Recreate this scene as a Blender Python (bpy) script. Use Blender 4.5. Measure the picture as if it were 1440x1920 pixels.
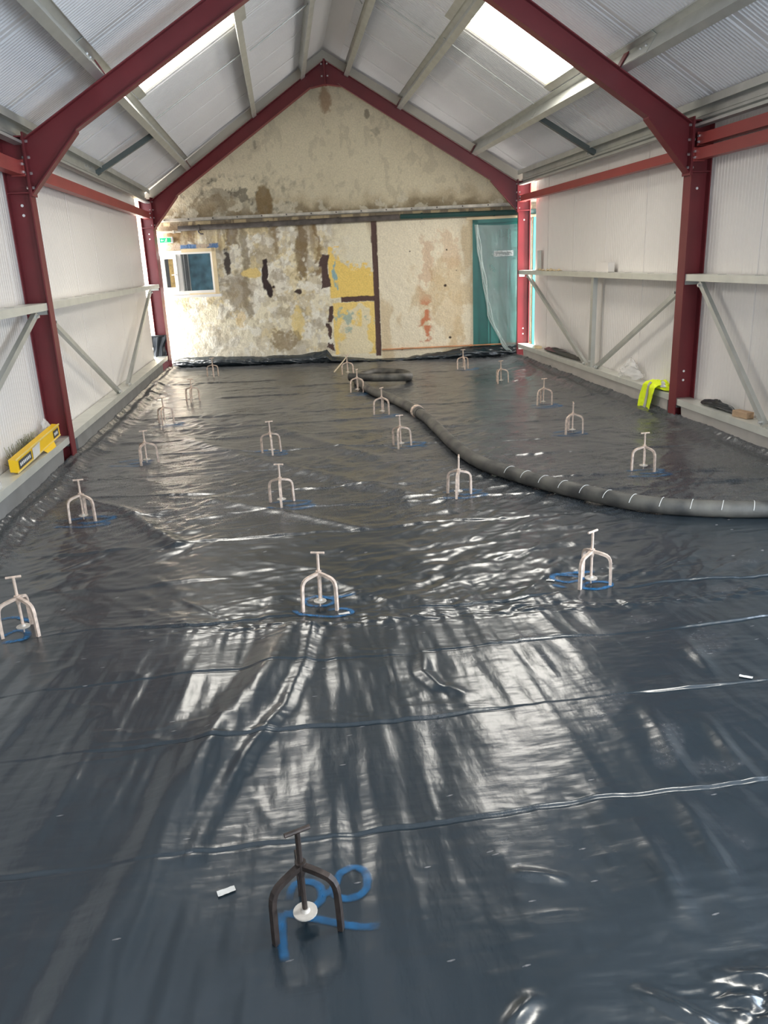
import bpy, math, random
import numpy as np
from mathutils import Vector, Matrix

for o in list(bpy.data.objects): bpy.data.objects.remove(o, do_unlink=True)
scene = bpy.context.scene
COL = scene.collection
rnd = random.Random(7)

# ------------------------------------------------------------------ camera
cam_d = bpy.data.cameras.new('camera'); cam = bpy.data.objects.new('camera', cam_d); COL.objects.link(cam)
cam_d.sensor_fit = 'VERTICAL'; cam_d.sensor_height = 24.0; cam_d.lens = 1488.04 / 1920 * 24
cam_d.clip_start = 0.02; cam_d.clip_end = 200
R = Vector((0.99142438, -0.12408257, -0.04100253)); U = Vector((0.07641904, 0.29596124, 0.95213816)); F = Vector((0.10600859, 0.94710636, -0.30290546))
cam.matrix_world = Matrix(((R.x, U.x, -F.x, 0), (R.y, U.y, -F.y, 0), (R.z, U.z, -F.z, 1.5), (0, 0, 0, 1)))
scene.camera = cam

# ------------------------------------------------------------------ world, light, exposure
w = bpy.data.worlds.new('overcast_sky'); scene.world = w; w.use_nodes = True
bg = w.node_tree.nodes['Background']; bg.inputs[0].default_value = (0.90, 0.95, 1.0, 1); bg.inputs[1].default_value = 2.0
def area(name, loc, rot, sx, sy, power, col):
    l = bpy.data.lights.new(name, 'AREA'); l.shape = 'RECTANGLE'; l.size = sx; l.size_y = sy; l.energy = power; l.color = col
    o = bpy.data.objects.new(name, l); COL.objects.link(o); o.location = loc; o.rotation_euler = rot
    return o
# fill lamp added in the unseen gable opening; daylight through the side doorway
area('gable_fill', (1.6, -1.15, 1.2), (math.radians(90), 0, 0), 2.4, 2.3, 30, (0.66, 0.82, 1.0))
area('doorway_daylight', (3.62, 1.9, 1.1), (math.radians(90), 0, math.radians(90)), 2.2, 2.1, 75, (0.62, 0.79, 1.0))
# daylight through the open corners between the side walls and the old back wall
area('left_corner_daylight', (-2.10, 12.95, 1.25), (math.radians(90), 0, math.radians(-90)), .20, 2.3, 40, (1.0, 0.97, 0.92))
area('right_corner_daylight', (3.70, 11.62, 1.25), (math.radians(90), 0, math.radians(90)), .22, 2.3, 34, (1.0, 0.96, 0.90))
SKYLIGHT = 11.5
vs = scene.view_settings; vs.view_transform = 'Standard'; vs.look = 'None'; vs.gamma = 1; vs.use_curve_mapping = False; vs.exposure = 1.1

# ------------------------------------------------------------------ dimensions
XL, XR = -1.811, 3.417            # inner faces of the column flanges
XA = (XL + XR) / 2
WL, WR = XL - 0.175, XR + 0.175   # inner faces of the wall panels
S = 0.634                         # roof slope
ZR = 2.455                        # rafter top at the column face
TH = math.atan(S); CS, SN = math.cos(TH), math.sin(TH)
LIFT = 0.192                      # vertical distance from rafter top up to the roof lining
Y1L, Y1R, Y2L, Y2R = 6.658, 6.704, 12.712, 11.716
YB = -1.2                         # open gable behind the camera
def yfar(x): return Y2L + (Y2R - Y2L) * (x - XL) / (XR - XL)
def ywall(x): return yfar(x) + 0.305
DD = Vector((0.98233941, -0.18710769, 0)); NN = Vector((0.18710769, 0.98233941, 0))
def WP(u, z, off=0.0):            # a point in front of (off<0) the back wall plane
    p = Vector((XL, Y2L, 0)) + DD * u + NN * (0.30 + off); return (p.x, p.y, z)

# ------------------------------------------------------------------ helpers
def tag(o, label=None, cat=None, group=None, kind=None):
    if label: o['label'] = label
    if cat: o['category'] = cat
    if group: o['group'] = group
    if kind: o['kind'] = kind
    return o
def empty(name, loc=(0, 0, 0), rz=0.0, parent=None):
    o = bpy.data.objects.new(name, None); COL.objects.link(o); o.location = loc; o.rotation_euler.z = rz
    o.empty_display_size = 0.05
    if parent: o.parent = parent
    return o
class MB:
    def __init__(s): s.v = []; s.f = []
    def add(s, vs_, fs):
        b = len(s.v); s.v += [tuple(p) for p in vs_]; s.f += [tuple(i + b for i in f) for f in fs]; return s
    def box(s, x0, x1, y0, y1, z0, z1):
        return s.add([(x, y, z) for z in (z0, z1) for y in (y0, y1) for x in (x0, x1)],
                     [(0, 2, 3, 1), (4, 5, 7, 6), (0, 1, 5, 4), (2, 6, 7, 3), (0, 4, 6, 2), (1, 3, 7, 5)])
    def prism(s, prof, a, b, ex, ey):   # closed 2-D profile swept from a to b
        a, b, ex, ey = Vector(a), Vector(b), Vector(ex), Vector(ey); n = len(prof)
        vs_ = [p + ex * q[0] + ey * q[1] for p in (a, b) for q in prof]
        fs = [(i, (i + 1) % n, n + (i + 1) % n, n + i) for i in range(n)] + [tuple(range(n))[::-1], tuple(range(n, 2 * n))]
        return s.add(vs_, fs)
    def bar(s, a, b, w_, h_, up=(0, 0, 1)):
        a, b = Vector(a), Vector(b); d = (b - a).normalized(); ex = d.cross(Vector(up))
        if ex.length < 1e-4: ex = Vector((1, 0, 0))
        ex.normalize(); ey = ex.cross(d)
        return s.prism([(-w_/2, -h_/2), (w_/2, -h_/2), (w_/2, h_/2), (-w_/2, h_/2)], a, b, ex, ey)
    def tube(s, pts, r, n=10, cap=True):
        pts = [Vector(p) for p in pts]; N = len(pts); rings = []; prev = None
        for i, p in enumerate(pts):
            t = (pts[min(i + 1, N - 1)] - pts[max(i - 1, 0)]).normalized()
            if prev is None:
                ex = t.cross(Vector((0, 0, 1)))
                if ex.length < 1e-3: ex = t.cross(Vector((1, 0, 0)))
            else: ex = prev - t * prev.dot(t)
            ex.normalize(); prev = ex; ey = t.cross(ex); rr = r[i] if hasattr(r, '__len__') else r
            rings += [p + (ex * math.cos(2*math.pi*k/n) + ey * math.sin(2*math.pi*k/n)) * rr for k in range(n)]
        fs = [(i*n + k, i*n + (k+1) % n, (i+1)*n + (k+1) % n, (i+1)*n + k) for i in range(N-1) for k in range(n)]
        if cap: fs += [tuple(range(n))[::-1], tuple(range((N-1)*n, N*n))]
        return s.add(rings, fs)
    def xf(s, f): s.v = [tuple(f(Vector(p))) for p in s.v]; return s
    def mesh(s, name, mats, smooth=False):
        me = bpy.data.meshes.new(name); me.from_pydata(s.v, [], s.f); me.update()
        for m in (mats if isinstance(mats, list) else [mats]): me.materials.append(m)
        if smooth: me.polygons.foreach_set('use_smooth', [True] * len(me.polygons))
        import bmesh
        bm = bmesh.new(); bm.from_mesh(me); bmesh.ops.recalc_face_normals(bm, faces=bm.faces); bm.to_mesh(me); bm.free()
        return me
    def build(s, name, mats, parent=None, smooth=False):
        o = bpy.data.objects.new(name, s.mesh(name, mats, smooth)); COL.objects.link(o)
        if parent: o.parent = parent
        return o
def inst(src, name, parent=None, loc=(0, 0, 0)):
    o = bpy.data.objects.new(name, src.data if hasattr(src, 'data') else src); COL.objects.link(o); o.location = loc
    if parent: o.parent = parent
    return o
def grid_object(name, P, mat, parent=None, attrs=None, cull=None, fattrs=None, smooth=True):
    """P: (rows, cols, 3) array -> a quad grid, with colour and float point attributes"""
    r, c = P.shape[:2]; idx = np.arange(r * c).reshape(r, c)
    q = np.stack([idx[:-1, :-1], idx[:-1, 1:], idx[1:, 1:], idx[1:, :-1]], -1).reshape(-1, 4)
    if cull is not None: q = q[~cull.reshape(-1)]
    me = bpy.data.meshes.new(name); me.vertices.add(r * c); me.vertices.foreach_set('co', P.reshape(-1).astype(np.float32))
    me.loops.add(q.size); me.loops.foreach_set('vertex_index', q.reshape(-1).astype(np.int32))
    me.polygons.add(len(q)); me.polygons.foreach_set('loop_start', np.arange(0, q.size, 4, dtype=np.int32))
    me.polygons.foreach_set('loop_total', np.full(len(q), 4, np.int32))
    me.update(calc_edges=True); me.validate()
    if smooth: me.polygons.foreach_set('use_smooth', np.ones(len(me.polygons), bool))
    for k, a in (attrs or {}).items():
        at = me.color_attributes.new(k, 'FLOAT_COLOR', 'POINT')
        at.data.foreach_set('color', np.concatenate([a, np.ones(a.shape[:2] + (1,))], -1).reshape(-1).astype(np.float32))
    for k, a in (fattrs or {}).items():
        at = me.attributes.new(k, 'FLOAT', 'POINT'); at.data.foreach_set('value', a.reshape(-1).astype(np.float32))
    me.materials.append(mat)
    o = bpy.data.objects.new(name, me); COL.objects.link(o)
    if parent: o.parent = parent
    return o
# numpy value noise
def vnoise(x, y, seed=0):
    g = np.random.default_rng(seed).random((256, 256)); xi = np.floor(x).astype(int); yi = np.floor(y).astype(int)
    fx = x - xi; fy = y - yi; fx = fx*fx*(3 - 2*fx); fy = fy*fy*(3 - 2*fy)
    a = g[yi & 255, xi & 255]; b = g[yi & 255, (xi+1) & 255]; c_ = g[(yi+1) & 255, xi & 255]; d = g[(yi+1) & 255, (xi+1) & 255]
    return (a*(1-fx) + b*fx)*(1-fy) + (c_*(1-fx) + d*fx)*fy
def fbm(x, y, seed=0, oc=4):
    s_ = 0; a = .5; n = 0
    for i in range(oc):
        s_ = s_ + a*vnoise(x*2**i + 17.3*i, y*2**i + 5.1*i, seed + i); n += a; a *= .5
    return s_ / n
def sstep(a, b, x): t = np.clip((x - a)/(b - a), 0, 1); return t*t*(3 - 2*t)
def srgb(*c): return tuple(((v/255)/12.92 if v/255 <= .04045 else ((v/255 + .055)/1.055)**2.4) for v in c)

# ------------------------------------------------------------------ materials
def mat(name, col, rough=.5, metal=0., var=.12, scale=6., bump=0., bscale=60., alpha=None, trans=0., emit=None, spec=.5):
    m = bpy.data.materials.new(name); m.use_nodes = True; nt = m.node_tree; b = nt.nodes['Principled BSDF']
    b.inputs['Roughness'].default_value = rough; b.inputs['Metallic'].default_value = metal; b.inputs['Specular IOR Level'].default_value = spec
    tc = nt.nodes.new('ShaderNodeTexCoord'); n = nt.nodes.new('ShaderNodeTexNoise'); n.inputs['Scale'].default_value = scale; n.inputs['Detail'].default_value = 5
    nt.links.new(tc.outputs['Object'], n.inputs['Vector'])
    cr = nt.nodes.new('ShaderNodeValToRGB'); cr.color_ramp.elements[0].position = .3; cr.color_ramp.elements[1].position = .7
    cr.color_ramp.elements[0].color = tuple(c*(1-var) for c in col) + (1,); cr.color_ramp.elements[1].color = tuple(min(1, c*(1+var)) for c in col) + (1,)
    nt.links.new(n.outputs['Fac'], cr.inputs['Fac']); nt.links.new(cr.outputs['Color'], b.inputs['Base Color'])
    if bump:
        n2 = nt.nodes.new('ShaderNodeTexNoise'); n2.inputs['Scale'].default_value = bscale; n2.inputs['Detail'].default_value = 4
        nt.links.new(tc.outputs['Object'], n2.inputs['Vector'])
        bp = nt.nodes.new('ShaderNodeBump'); bp.inputs['Strength'].default_value = bump; bp.inputs['Distance'].default_value = .01
        nt.links.new(n2.outputs['Fac'], bp.inputs['Height']); nt.links.new(bp.outputs['Normal'], b.inputs['Normal'])
    if alpha is not None: b.inputs['Alpha'].default_value = alpha
    if trans: b.inputs['Transmission Weight'].default_value = trans
    if emit: b.inputs['Emission Color'].default_value = tuple(emit[0]) + (1,); b.inputs['Emission Strength'].default_value = emit[1]
    return m
M = {}
M['red'] = mat('red_oxide_paint', (.16, .017, .022), .42, var=.12, scale=3, bump=.03)
M['tie_red'] = mat('brick_red_paint', (.30, .045, .040), .45, var=.1, scale=3)
M['galv'] = mat('galvanised_steel', (.52, .53, .50), .40, .6, var=.08, scale=7)
M['galv_light'] = mat('galvanised_rail', (.66, .66, .60), .42, .45, var=.07, scale=6)
M['dark_steel'] = mat('dark_grey_steel', (.10, .12, .115), .45, .3)
M['bolt'] = mat('zinc_bolt', (.75, .75, .75), .3, .8)
M['panel'] = mat('white_wall_lining', (.76, .72, .68), .38, var=.03, scale=1.5)
M['roof'] = mat('white_roof_lining', (.72, .71, .715), .33, var=.04, scale=1.2)
M['kerb'] = mat('grey_kerb', (.22, .215, .205), .6, var=.12, scale=5, bump=.05)
M['kerb_lit'] = mat('lit_side_kerb', (.40, .37, .335), .6, var=.1, scale=5)  # kerb made lighter; light difference between the sides put into the colour
M['slab'] = mat('concrete', (.28, .27, .26), .9, var=.2, scale=4, bump=.2)
M['flash'] = mat('cream_flashing', (.62, .57, .47), .4, var=.08, scale=2)
M['sky'] = mat('translucent_rooflight', (.9, .92, .85), .4, emit=((1.0, .96, .88), SKYLIGHT))
M['sky_edge'] = mat('yellowed_rooflight_edge', (.9, .85, .6), .4, emit=((1.0, .88, .58), .75))
M['upvc'] = mat('white_plastic', (.82, .80, .76), .35, var=.03)
M['wood_cream'] = mat('cream_frame_paint', (.72, .58, .36), .5, var=.1)
M['glass'] = mat('window_glass', (.03, .04, .045), .03, alpha=.22, var=.02)
M['blue_board'] = mat('blue_board', (.13, .30, .40), .5, var=.45, scale=9)
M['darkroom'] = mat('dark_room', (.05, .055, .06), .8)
M['chip'] = mat('yellow_chipboard', (.62, .43, .16), .8, var=.35, scale=30)
M['teal'] = mat('teal_door_paint', (.012, .15, .125), .35, var=.12, scale=4)
M['teal_gloss'] = mat('teal_moulding_gloss', (.05, .27, .235), .35, var=.1)  # lightened for the gloss highlight on the mouldings, kept in the base colour
M['teal_lit'] = mat('teal_trim_lit', (.10, .52, .46), .4, var=.1)
M['white'] = mat('white_paint', (.85, .85, .83), .45, var=.03)
M['green_sign'] = mat('green_sign', (.0, .42, .16), .4, emit=((.0, .55, .22), .08))
M['white_print'] = mat('white_print', (.9, .95, .9), .4, emit=((.8, 1, .85), .05))
M['black_print'] = mat('dark_print', (.06, .06, .06), .5)
M['copper'] = mat('copper_pipe', (.60, .30, .15), .4, .4, var=.2)
M['iron'] = mat('rusty_dark_pipe', (.10, .085, .075), .7, var=.4, scale=9)
M['green_pipe'] = mat('dark_green_pipe', (.012, .055, .048), .4)
M['angle'] = mat('weathered_steel_strip', (.48, .44, .37), .5, .3, var=.35, scale=9)
M['tripod'] = mat('worn_galvanised_tripod', (.62, .48, .385), .55, .15, var=.32, scale=45, bump=.05)
M['shaded_tripod'] = mat('backlit_steel', (.045, .033, .028), .5, .4, var=.45, scale=45, bump=.05)  # tripod steel darkened to stand for shade on the nearest tripod
M['disc'] = mat('zinc_disc', (.55, .50, .44), .5, .25, var=.12, scale=60)
M['hose'] = None
M['yellow'] = mat('yellow_carton', (.85, .52, .01), .5, var=.06)
M['yellow_pale'] = mat('yellow_carton_edge', (.80, .60, .18), .5)
M['card'] = mat('cardboard', (.42, .28, .17), .8)
M['hivis'] = mat('fluorescent_yellow_cloth', (.78, .95, .01), .7, var=.08, scale=30, bump=.1)
M['reflective'] = mat('grey_reflective_tape', (.50, .50, .48), .35, .2)
M['clear'] = mat('clear_polythene', (.85, .83, .80), .22, alpha=.42, var=.05, bump=.4, bscale=30)
M['curtain'] = mat('dusty_polythene', (.70, .80, .77), .25, alpha=.33, var=.1, scale=3, bump=.3, bscale=18)
M['blackpoly'] = mat('black_polythene_scrap', (.018, .022, .026), .28, bump=.3, bscale=14)
M['straw'] = mat('dry_grass', (.30, .29, .19), .9, var=.4)
M['stick'] = mat('pale_stick', (.55, .46, .33), .7)
M['scrap'] = mat('pale_scrap', (.62, .60, .56), .6)

def attr_mat(name, attr, rough, noise_scale, noise_amt, bump, bscale):
    m = bpy.data.materials.new(name); m.use_nodes = True; nt = m.node_tree; b = nt.nodes['Principled BSDF']
    a = nt.nodes.new('ShaderNodeAttribute'); a.attribute_name = attr
    tc = nt.nodes.new('ShaderNodeTexCoord'); n = nt.nodes.new('ShaderNodeTexNoise'); n.inputs['Scale'].default_value = noise_scale; n.inputs['Detail'].default_value = 6
    nt.links.new(tc.outputs['Object'], n.inputs['Vector'])
    mr = nt.nodes.new('ShaderNodeMapRange'); mr.inputs['From Min'].default_value = .3; mr.inputs['From Max'].default_value = .7
    mr.inputs['To Min'].default_value = 1 - noise_amt; mr.inputs['To Max'].default_value = 1 + noise_amt
    nt.links.new(n.outputs['Fac'], mr.inputs['Value'])
    mx = nt.nodes.new('ShaderNodeVectorMath'); mx.operation = 'SCALE'
    nt.links.new(a.outputs['Color'], mx.inputs[0]); nt.links.new(mr.outputs['Result'], mx.inputs['Scale'])
    nt.links.new(mx.outputs['Vector'], b.inputs['Base Color']); b.inputs['Roughness'].default_value = rough
    n2 = nt.nodes.new('ShaderNodeTexNoise'); n2.inputs['Scale'].default_value = bscale; n2.inputs['Detail'].default_value = 5
    nt.links.new(tc.outputs['Object'], n2.inputs['Vector'])
    bp = nt.nodes.new('ShaderNodeBump'); bp.inputs['Strength'].default_value = bump; bp.inputs['Distance'].default_value = .02
    nt.links.new(n2.outputs['Fac'], bp.inputs['Height']); nt.links.new(bp.outputs['Normal'], b.inputs['Normal'])
    return m
M['plaster'] = attr_mat('old_painted_plaster', 'paint', .85, 55, .10, .35, 40)

def membrane_mat():
    m = bpy.data.materials.new('black_polythene_membrane'); m.use_nodes = True; nt = m.node_tree; b = nt.nodes['Principled BSDF']; L = nt.links.new
    tc = nt.nodes.new('ShaderNodeTexCoord')
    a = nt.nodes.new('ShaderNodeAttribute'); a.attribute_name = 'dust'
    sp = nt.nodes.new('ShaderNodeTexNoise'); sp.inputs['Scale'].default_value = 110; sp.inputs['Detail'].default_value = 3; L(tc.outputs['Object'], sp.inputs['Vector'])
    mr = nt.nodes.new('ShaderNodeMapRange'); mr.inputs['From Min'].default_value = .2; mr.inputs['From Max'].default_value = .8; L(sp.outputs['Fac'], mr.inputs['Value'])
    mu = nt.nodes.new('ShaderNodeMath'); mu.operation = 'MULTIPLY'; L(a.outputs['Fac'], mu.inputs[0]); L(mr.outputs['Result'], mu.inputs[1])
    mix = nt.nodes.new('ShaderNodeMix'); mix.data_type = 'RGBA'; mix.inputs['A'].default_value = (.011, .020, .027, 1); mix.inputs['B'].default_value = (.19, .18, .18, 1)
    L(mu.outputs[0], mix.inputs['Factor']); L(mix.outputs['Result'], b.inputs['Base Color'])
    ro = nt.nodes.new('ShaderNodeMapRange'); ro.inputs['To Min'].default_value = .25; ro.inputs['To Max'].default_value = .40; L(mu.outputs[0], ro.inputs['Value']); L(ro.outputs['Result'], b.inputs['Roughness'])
    b.inputs['Specular IOR Level'].default_value = .95
    mp = nt.nodes.new('ShaderNodeMapping'); mp.inputs['Scale'].default_value = (14, 5, 10); L(tc.outputs['Object'], mp.inputs['Vector'])
    n1 = nt.nodes.new('ShaderNodeTexNoise'); n1.inputs['Scale'].default_value = 1; n1.inputs['Detail'].default_value = 4; L(mp.outputs['Vector'], n1.inputs['Vector'])
    mp2 = nt.nodes.new('ShaderNodeMapping'); mp2.inputs['Scale'].default_value = (9, 160, 10); L(tc.outputs['Object'], mp2.inputs['Vector'])
    n2 = nt.nodes.new('ShaderNodeTexNoise'); n2.inputs['Scale'].default_value = 1; n2.inputs['Detail'].default_value = 2; L(mp2.outputs['Vector'], n2.inputs['Vector'])
    b1 = nt.nodes.new('ShaderNodeBump'); b1.inputs['Strength'].default_value = .25; b1.inputs['Distance'].default_value = .01; L(n1.outputs['Fac'], b1.inputs['Height'])
    b2 = nt.nodes.new('ShaderNodeBump'); b2.inputs['Strength'].default_value = .12; b2.inputs['Distance'].default_value = .0015; L(n2.outputs['Fac'], b2.inputs['Height']); L(b1.outputs['Normal'], b2.inputs['Normal'])
    L(b2.outputs['Normal'], b.inputs['Normal'])
    return m
M['membrane'] = membrane_mat()

def spray_mat():
    m = bpy.data.materials.new('blue_spray_paint'); m.use_nodes = True; nt = m.node_tree; b = nt.nodes['Principled BSDF']; L = nt.links.new
    b.inputs['Base Color'].default_value = (.004, .14, .34, 1); b.inputs['Roughness'].default_value = .5
    a = nt.nodes.new('ShaderNodeAttribute'); a.attribute_name = 'cover'
    tc = nt.nodes.new('ShaderNodeTexCoord'); n = nt.nodes.new('ShaderNodeTexNoise'); n.inputs['Scale'].default_value = 40; L(tc.outputs['Object'], n.inputs['Vector'])
    mu = nt.nodes.new('ShaderNodeMath'); mu.operation = 'MULTIPLY_ADD'; mu.inputs[1].default_value = 1.2; L(n.outputs['Fac'], mu.inputs[0]); mu.inputs[2].default_value = .05
    m2 = nt.nodes.new('ShaderNodeMath'); m2.operation = 'MULTIPLY'; m2.use_clamp = True; L(a.outputs['Fac'], m2.inputs[0]); L(mu.outputs[0], m2.inputs[1])
    L(m2.outputs[0], b.inputs['Alpha']); return m
M['spray'] = spray_mat()

def hose_mat():
    m = bpy.data.materials.new('dusty_rubber_hose'); m.use_nodes = True; nt = m.node_tree; b = nt.nodes['Principled BSDF']; L = nt.links.new
    tc = nt.nodes.new('ShaderNodeTexCoord'); n = nt.nodes.new('ShaderNodeTexNoise'); n.inputs['Scale'].default_value = 7; n.inputs['Detail'].default_value = 7; L(tc.outputs['Object'], n.inputs['Vector'])
    cr = nt.nodes.new('ShaderNodeValToRGB'); e = cr.color_ramp.elements; e[0].position = .36; e[0].color = (.04, .038, .035, 1); e[1].position = .68; e[1].color = (.13, .12, .10, 1)
    L(n.outputs['Fac'], cr.inputs['Fac']); L(cr.outputs['Color'], b.inputs['Base Color']); b.inputs['Roughness'].default_value = .6
    return m
M['hose'] = hose_mat()

# ================================================================== STRUCTURE
# ---- floor slab
floor = tag(empty('floor'), kind='structure'); MB().box(-2.6, 4.4, YB, 14.2, -.25, -.05).build('concrete_slab', M['slab'], floor)

# ---- ceiling: roof lining panels, one metre wide, ribs running up the slope
SL = (XA - WL + .02) / CS                                        # slope length from wall to ridge
def rib_profile():
    p = [(0.0, .010), (.006, .010), (.010, 0), (.055, 0)]; x = .055
    while x < .93:
        p += [(x, 0), (x + .010, -.009), (x + .026, -.009), (x + .036, 0)]; x += .0405
    return p + [(.955, 0), (.990, 0), (.994, .010), (1.0, .010)]
RP = rib_profile()
def roof_panel_mesh(name, s0, s1, mats):
    b = MB(); n = len(RP)
    vs_ = [(s, y, h) for s in (s0, s1) for (y, h) in RP] + [(s, y, .055) for s in (s0, s1) for y in (0, 1)]
    fs = [(i, i + 1, n + i + 1, n + i) for i in range(n - 1)] + [(2*n, 2*n+1, 2*n+3, 2*n+2)]
    b.add(vs_, fs); return b.mesh(name, mats)
ceiling = tag(empty('ceiling'), kind='structure')
pm_full = roof_panel_mesh('roof_panel', -.12, SL, M['roof'])
s_lo = (.637 + .175) / CS + .02; s_hi = (1.635 + .175) / CS - .01
pm_lo = roof_panel_mesh('roof_panel', -.12, s_lo, M['roof']); pm_hi = roof_panel_mesh('roof_panel', s_hi, SL, M['roof'])
sky_b = MB()
sky_b.add([(s, y, h) for s in (s_lo, s_hi) for y, h in ((0, .012), (.2, 0.012), (.25, .03), (.5, .03), (.55, .012), (1, .012))] , [(i, i+1, 7+i, 6+i) for i in range(5)])
sky_b.f.pop(); pm_sky = sky_b.mesh('rooflight', M['sky'])
sky_e = MB().add([(s, y, h) for s in (s_lo, s_hi) for y, h in ((.55, .012), (.80, .012), (1, .010))], [(0, 1, 4, 3), (1, 2, 5, 4)]); sky_e.f.pop(0); pm_edge = sky_e.mesh('rooflight_edge', M['sky_edge'])
sky_b2 = MB().add([(s, y, .012) for s in (s_lo, s_hi) for y in (.55, .80)], [(0, 1, 3, 2)]); pm_sky2 = sky_b2.mesh('rooflight', M['sky'])
fl_b = MB(); fl_b.box(s_lo - .05, s_lo + .03, -.03, 1.03, -.012, .012); fl_b.box(s_hi - .03, s_hi + .05, -.03, 1.03, -.012, .012)
pm_kerb = fl_b.mesh('rooflight_kerb', M['galv'])
SKY_Y = {-1: (7.5,), 1: (7.5, 1.5)}  # near right rooflight is out of view, added for ambient light
for side in (-1, 1):
    x0 = WL if side < 0 else WR; z0 = ZR - S * .175 + LIFT
    rot = Matrix.Translation((x0, 0, z0)) @ (Matrix(((CS, 0, -SN), (0, 1, 0), (SN, 0, CS))) if side < 0 else Matrix(((-CS, 0, SN), (0, 1, 0), (SN, 0, CS)))).to_4x4()
    y = YB + .7 - .0
    ys = [-.5 + k for k in range(-1, 14)]
    for y in ys:
        if y > 13.3 and side > 0: continue
        ms = [('roof_panel', pm_full)] if y not in SKY_Y[side] else [('roof_panel', pm_lo), ('roof_panel', pm_hi), ('rooflight', pm_sky), ('rooflight', pm_sky2), ('rooflight_edge', pm_edge), ('rooflight_kerb', pm_kerb)]
        for nm, me in ms:
            o = inst(me, nm, ceiling); o.matrix_world = rot @ Matrix.Translation((0, y, 0))
# ridge flashing under the panels
o = MB().prism([(-.22, -.22*S), (0, 0), (.22, -.22*S), (.22, -.22*S - .012), (0, -.012), (-.22, -.22*S - .012)], (XA, YB, ZR + S*2.614 + LIFT), (XA, 12.6, ZR + S*2.614 + LIFT), (1, 0, 0), (0, 0, 1)).build('ridge_flashing', M['roof'], ceiling)

# ---- side walls of one-metre ribbed lining panels
def wall_profile():
    p = [(0, -.008), (.004, -.008), (.008, 0)]; x = .02
    while x < .96:
        p += [(x, 0), (x + .005, -.0022), (x + .012, -.0022), (x + .017, 0)]; x += .0475
    return p + [(.992, 0), (.996, -.008), (1, -.008)]
WPF = wall_profile(); n = len(WPF)
def wall_panel_mesh(ztop, length=1.0):
    b = MB(); pts = [(min(y, length), h) for y, h in WPF]
    b.add([(h, y, z) for z in (-.06, ztop) for (y, h) in pts] + [(-.06, y, z) for z in (-.06, ztop) for y in (0, length)], [(i, i+1, n+i+1, n+i) for i in range(n-1)] + [(2*n, 2*n+1, 2*n+3, 2*n+2), (0, n, 2*n+2, 2*n), (n-1, 2*n-1, 2*n+3, 2*n+1)])
    return b.mesh('wall_panel', M['panel'])
wl = tag(empty('wall_left'), kind='structure'); wr = tag(empty('wall_right'), kind='structure')
wp = wall_panel_mesh(2.47)
wp_half = wall_panel_mesh(2.47, .55)
for k in range(-1, 13):
    inst(wp, 'wall_panel', wl, (WL, k - .55, 0))
for k in range(-1, 12):
    y = k - .1
    if 0.7 < y + .5 < 3.0: continue                                # side doorway, outside the frame
    o = inst(wp if k < 11 else wp_half, 'wall_panel', wr, (WR, y + (1.0 if k < 11 else .55), 0)); o.rotation_euler.z = math.pi

# ---- front gable behind the camera, with a doorway
b = MB()
def gz(x): return ZR + S*min(x - XL, XR - x) + LIFT + .03
for a, c, z0 in ((WL - .06, .4, -.06), (.4, XA, 2.35), (XA, 2.8, 2.35), (2.8, WR + .06, -.06)):
    b.add([(a, YB - .05, z0), (c, YB - .05, z0), (c, YB - .05, gz(c)), (a, YB - .05, gz(a)), (a, YB, z0), (c, YB, z0), (c, YB, gz(c)), (a, YB, gz(a))], [(0, 1, 2, 3), (4, 7, 6, 5), (0, 4, 5, 1), (3, 2, 6, 7), (0, 3, 7, 4), (1, 5, 6, 2)])
tag(b.build('wall_front', M['panel']), kind='structure')

# ---- back wall: old painted plaster with its layers of paint
NU, NT = 640, 440
u0, u1 = -.55, 6.15
uu = np.linspace(u0, u1, NU)[None, :].repeat(NT, 0); tt = np.linspace(0, 1, NT)[:, None].repeat(NU, 1)
xw = XL + DD.x * uu + NN.x * .30; yw_ = Y2L + DD.y * uu + NN.y * .30
roofz = ZR + S * np.minimum(xw - XL, XR - xw) + LIFT + .02
zz = -.06 + tt * (roofz + .06)
def col(*c): return np.array(srgb(*c))
def lay(base, mask, c): return base * (1 - mask[..., None]) + c * mask[..., None]
w1 = fbm(uu*5, zz*5, 11) - .5; w2 = fbm(uu*5, zz*5, 23) - .5; h1 = fbm(uu*22, zz*22, 31) - .5; h2 = fbm(uu*22, zz*22, 37) - .5
def box_mask(a, b, c_, d, warp=.0, soft=.008, hi=.03):
    U_ = uu + w1*warp*2 + h1*hi; Z_ = zz + w2*warp*2 + h2*hi
    return sstep(a - soft, a + soft, U_) * (1 - sstep(b - soft, b + soft, U_)) * sstep(c_ - soft, c_ + soft, Z_) * (1 - sstep(d - soft, d + soft, Z_))
def ell(cu, cz, ru, rz, warp=.25, soft=.15):
    r = np.sqrt(((uu - cu)/ru)**2 + ((zz - cz)/rz)**2) + (w1 + h1*.8)*warp*4; return 1 - sstep(1 - soft, 1 + soft, r)
C_ = np.ones((NT, NU, 3)) * col(214, 203, 174)
big = fbm(uu*1.6, zz*1.6, 3, 5); fine = fbm(uu*9, zz*9, 5, 5); stre = fbm(uu*7, zz*1.1, 9, 5)
low = 1 - sstep(2.12, 2.16, zz)
C_ = lay(C_, (1 - low) * sstep(.40, .75, big) * .45, col(200, 188, 160))
C_ = lay(C_, (1 - low) * sstep(.50, .75, fine) * .12, col(225, 214, 188))
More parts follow.
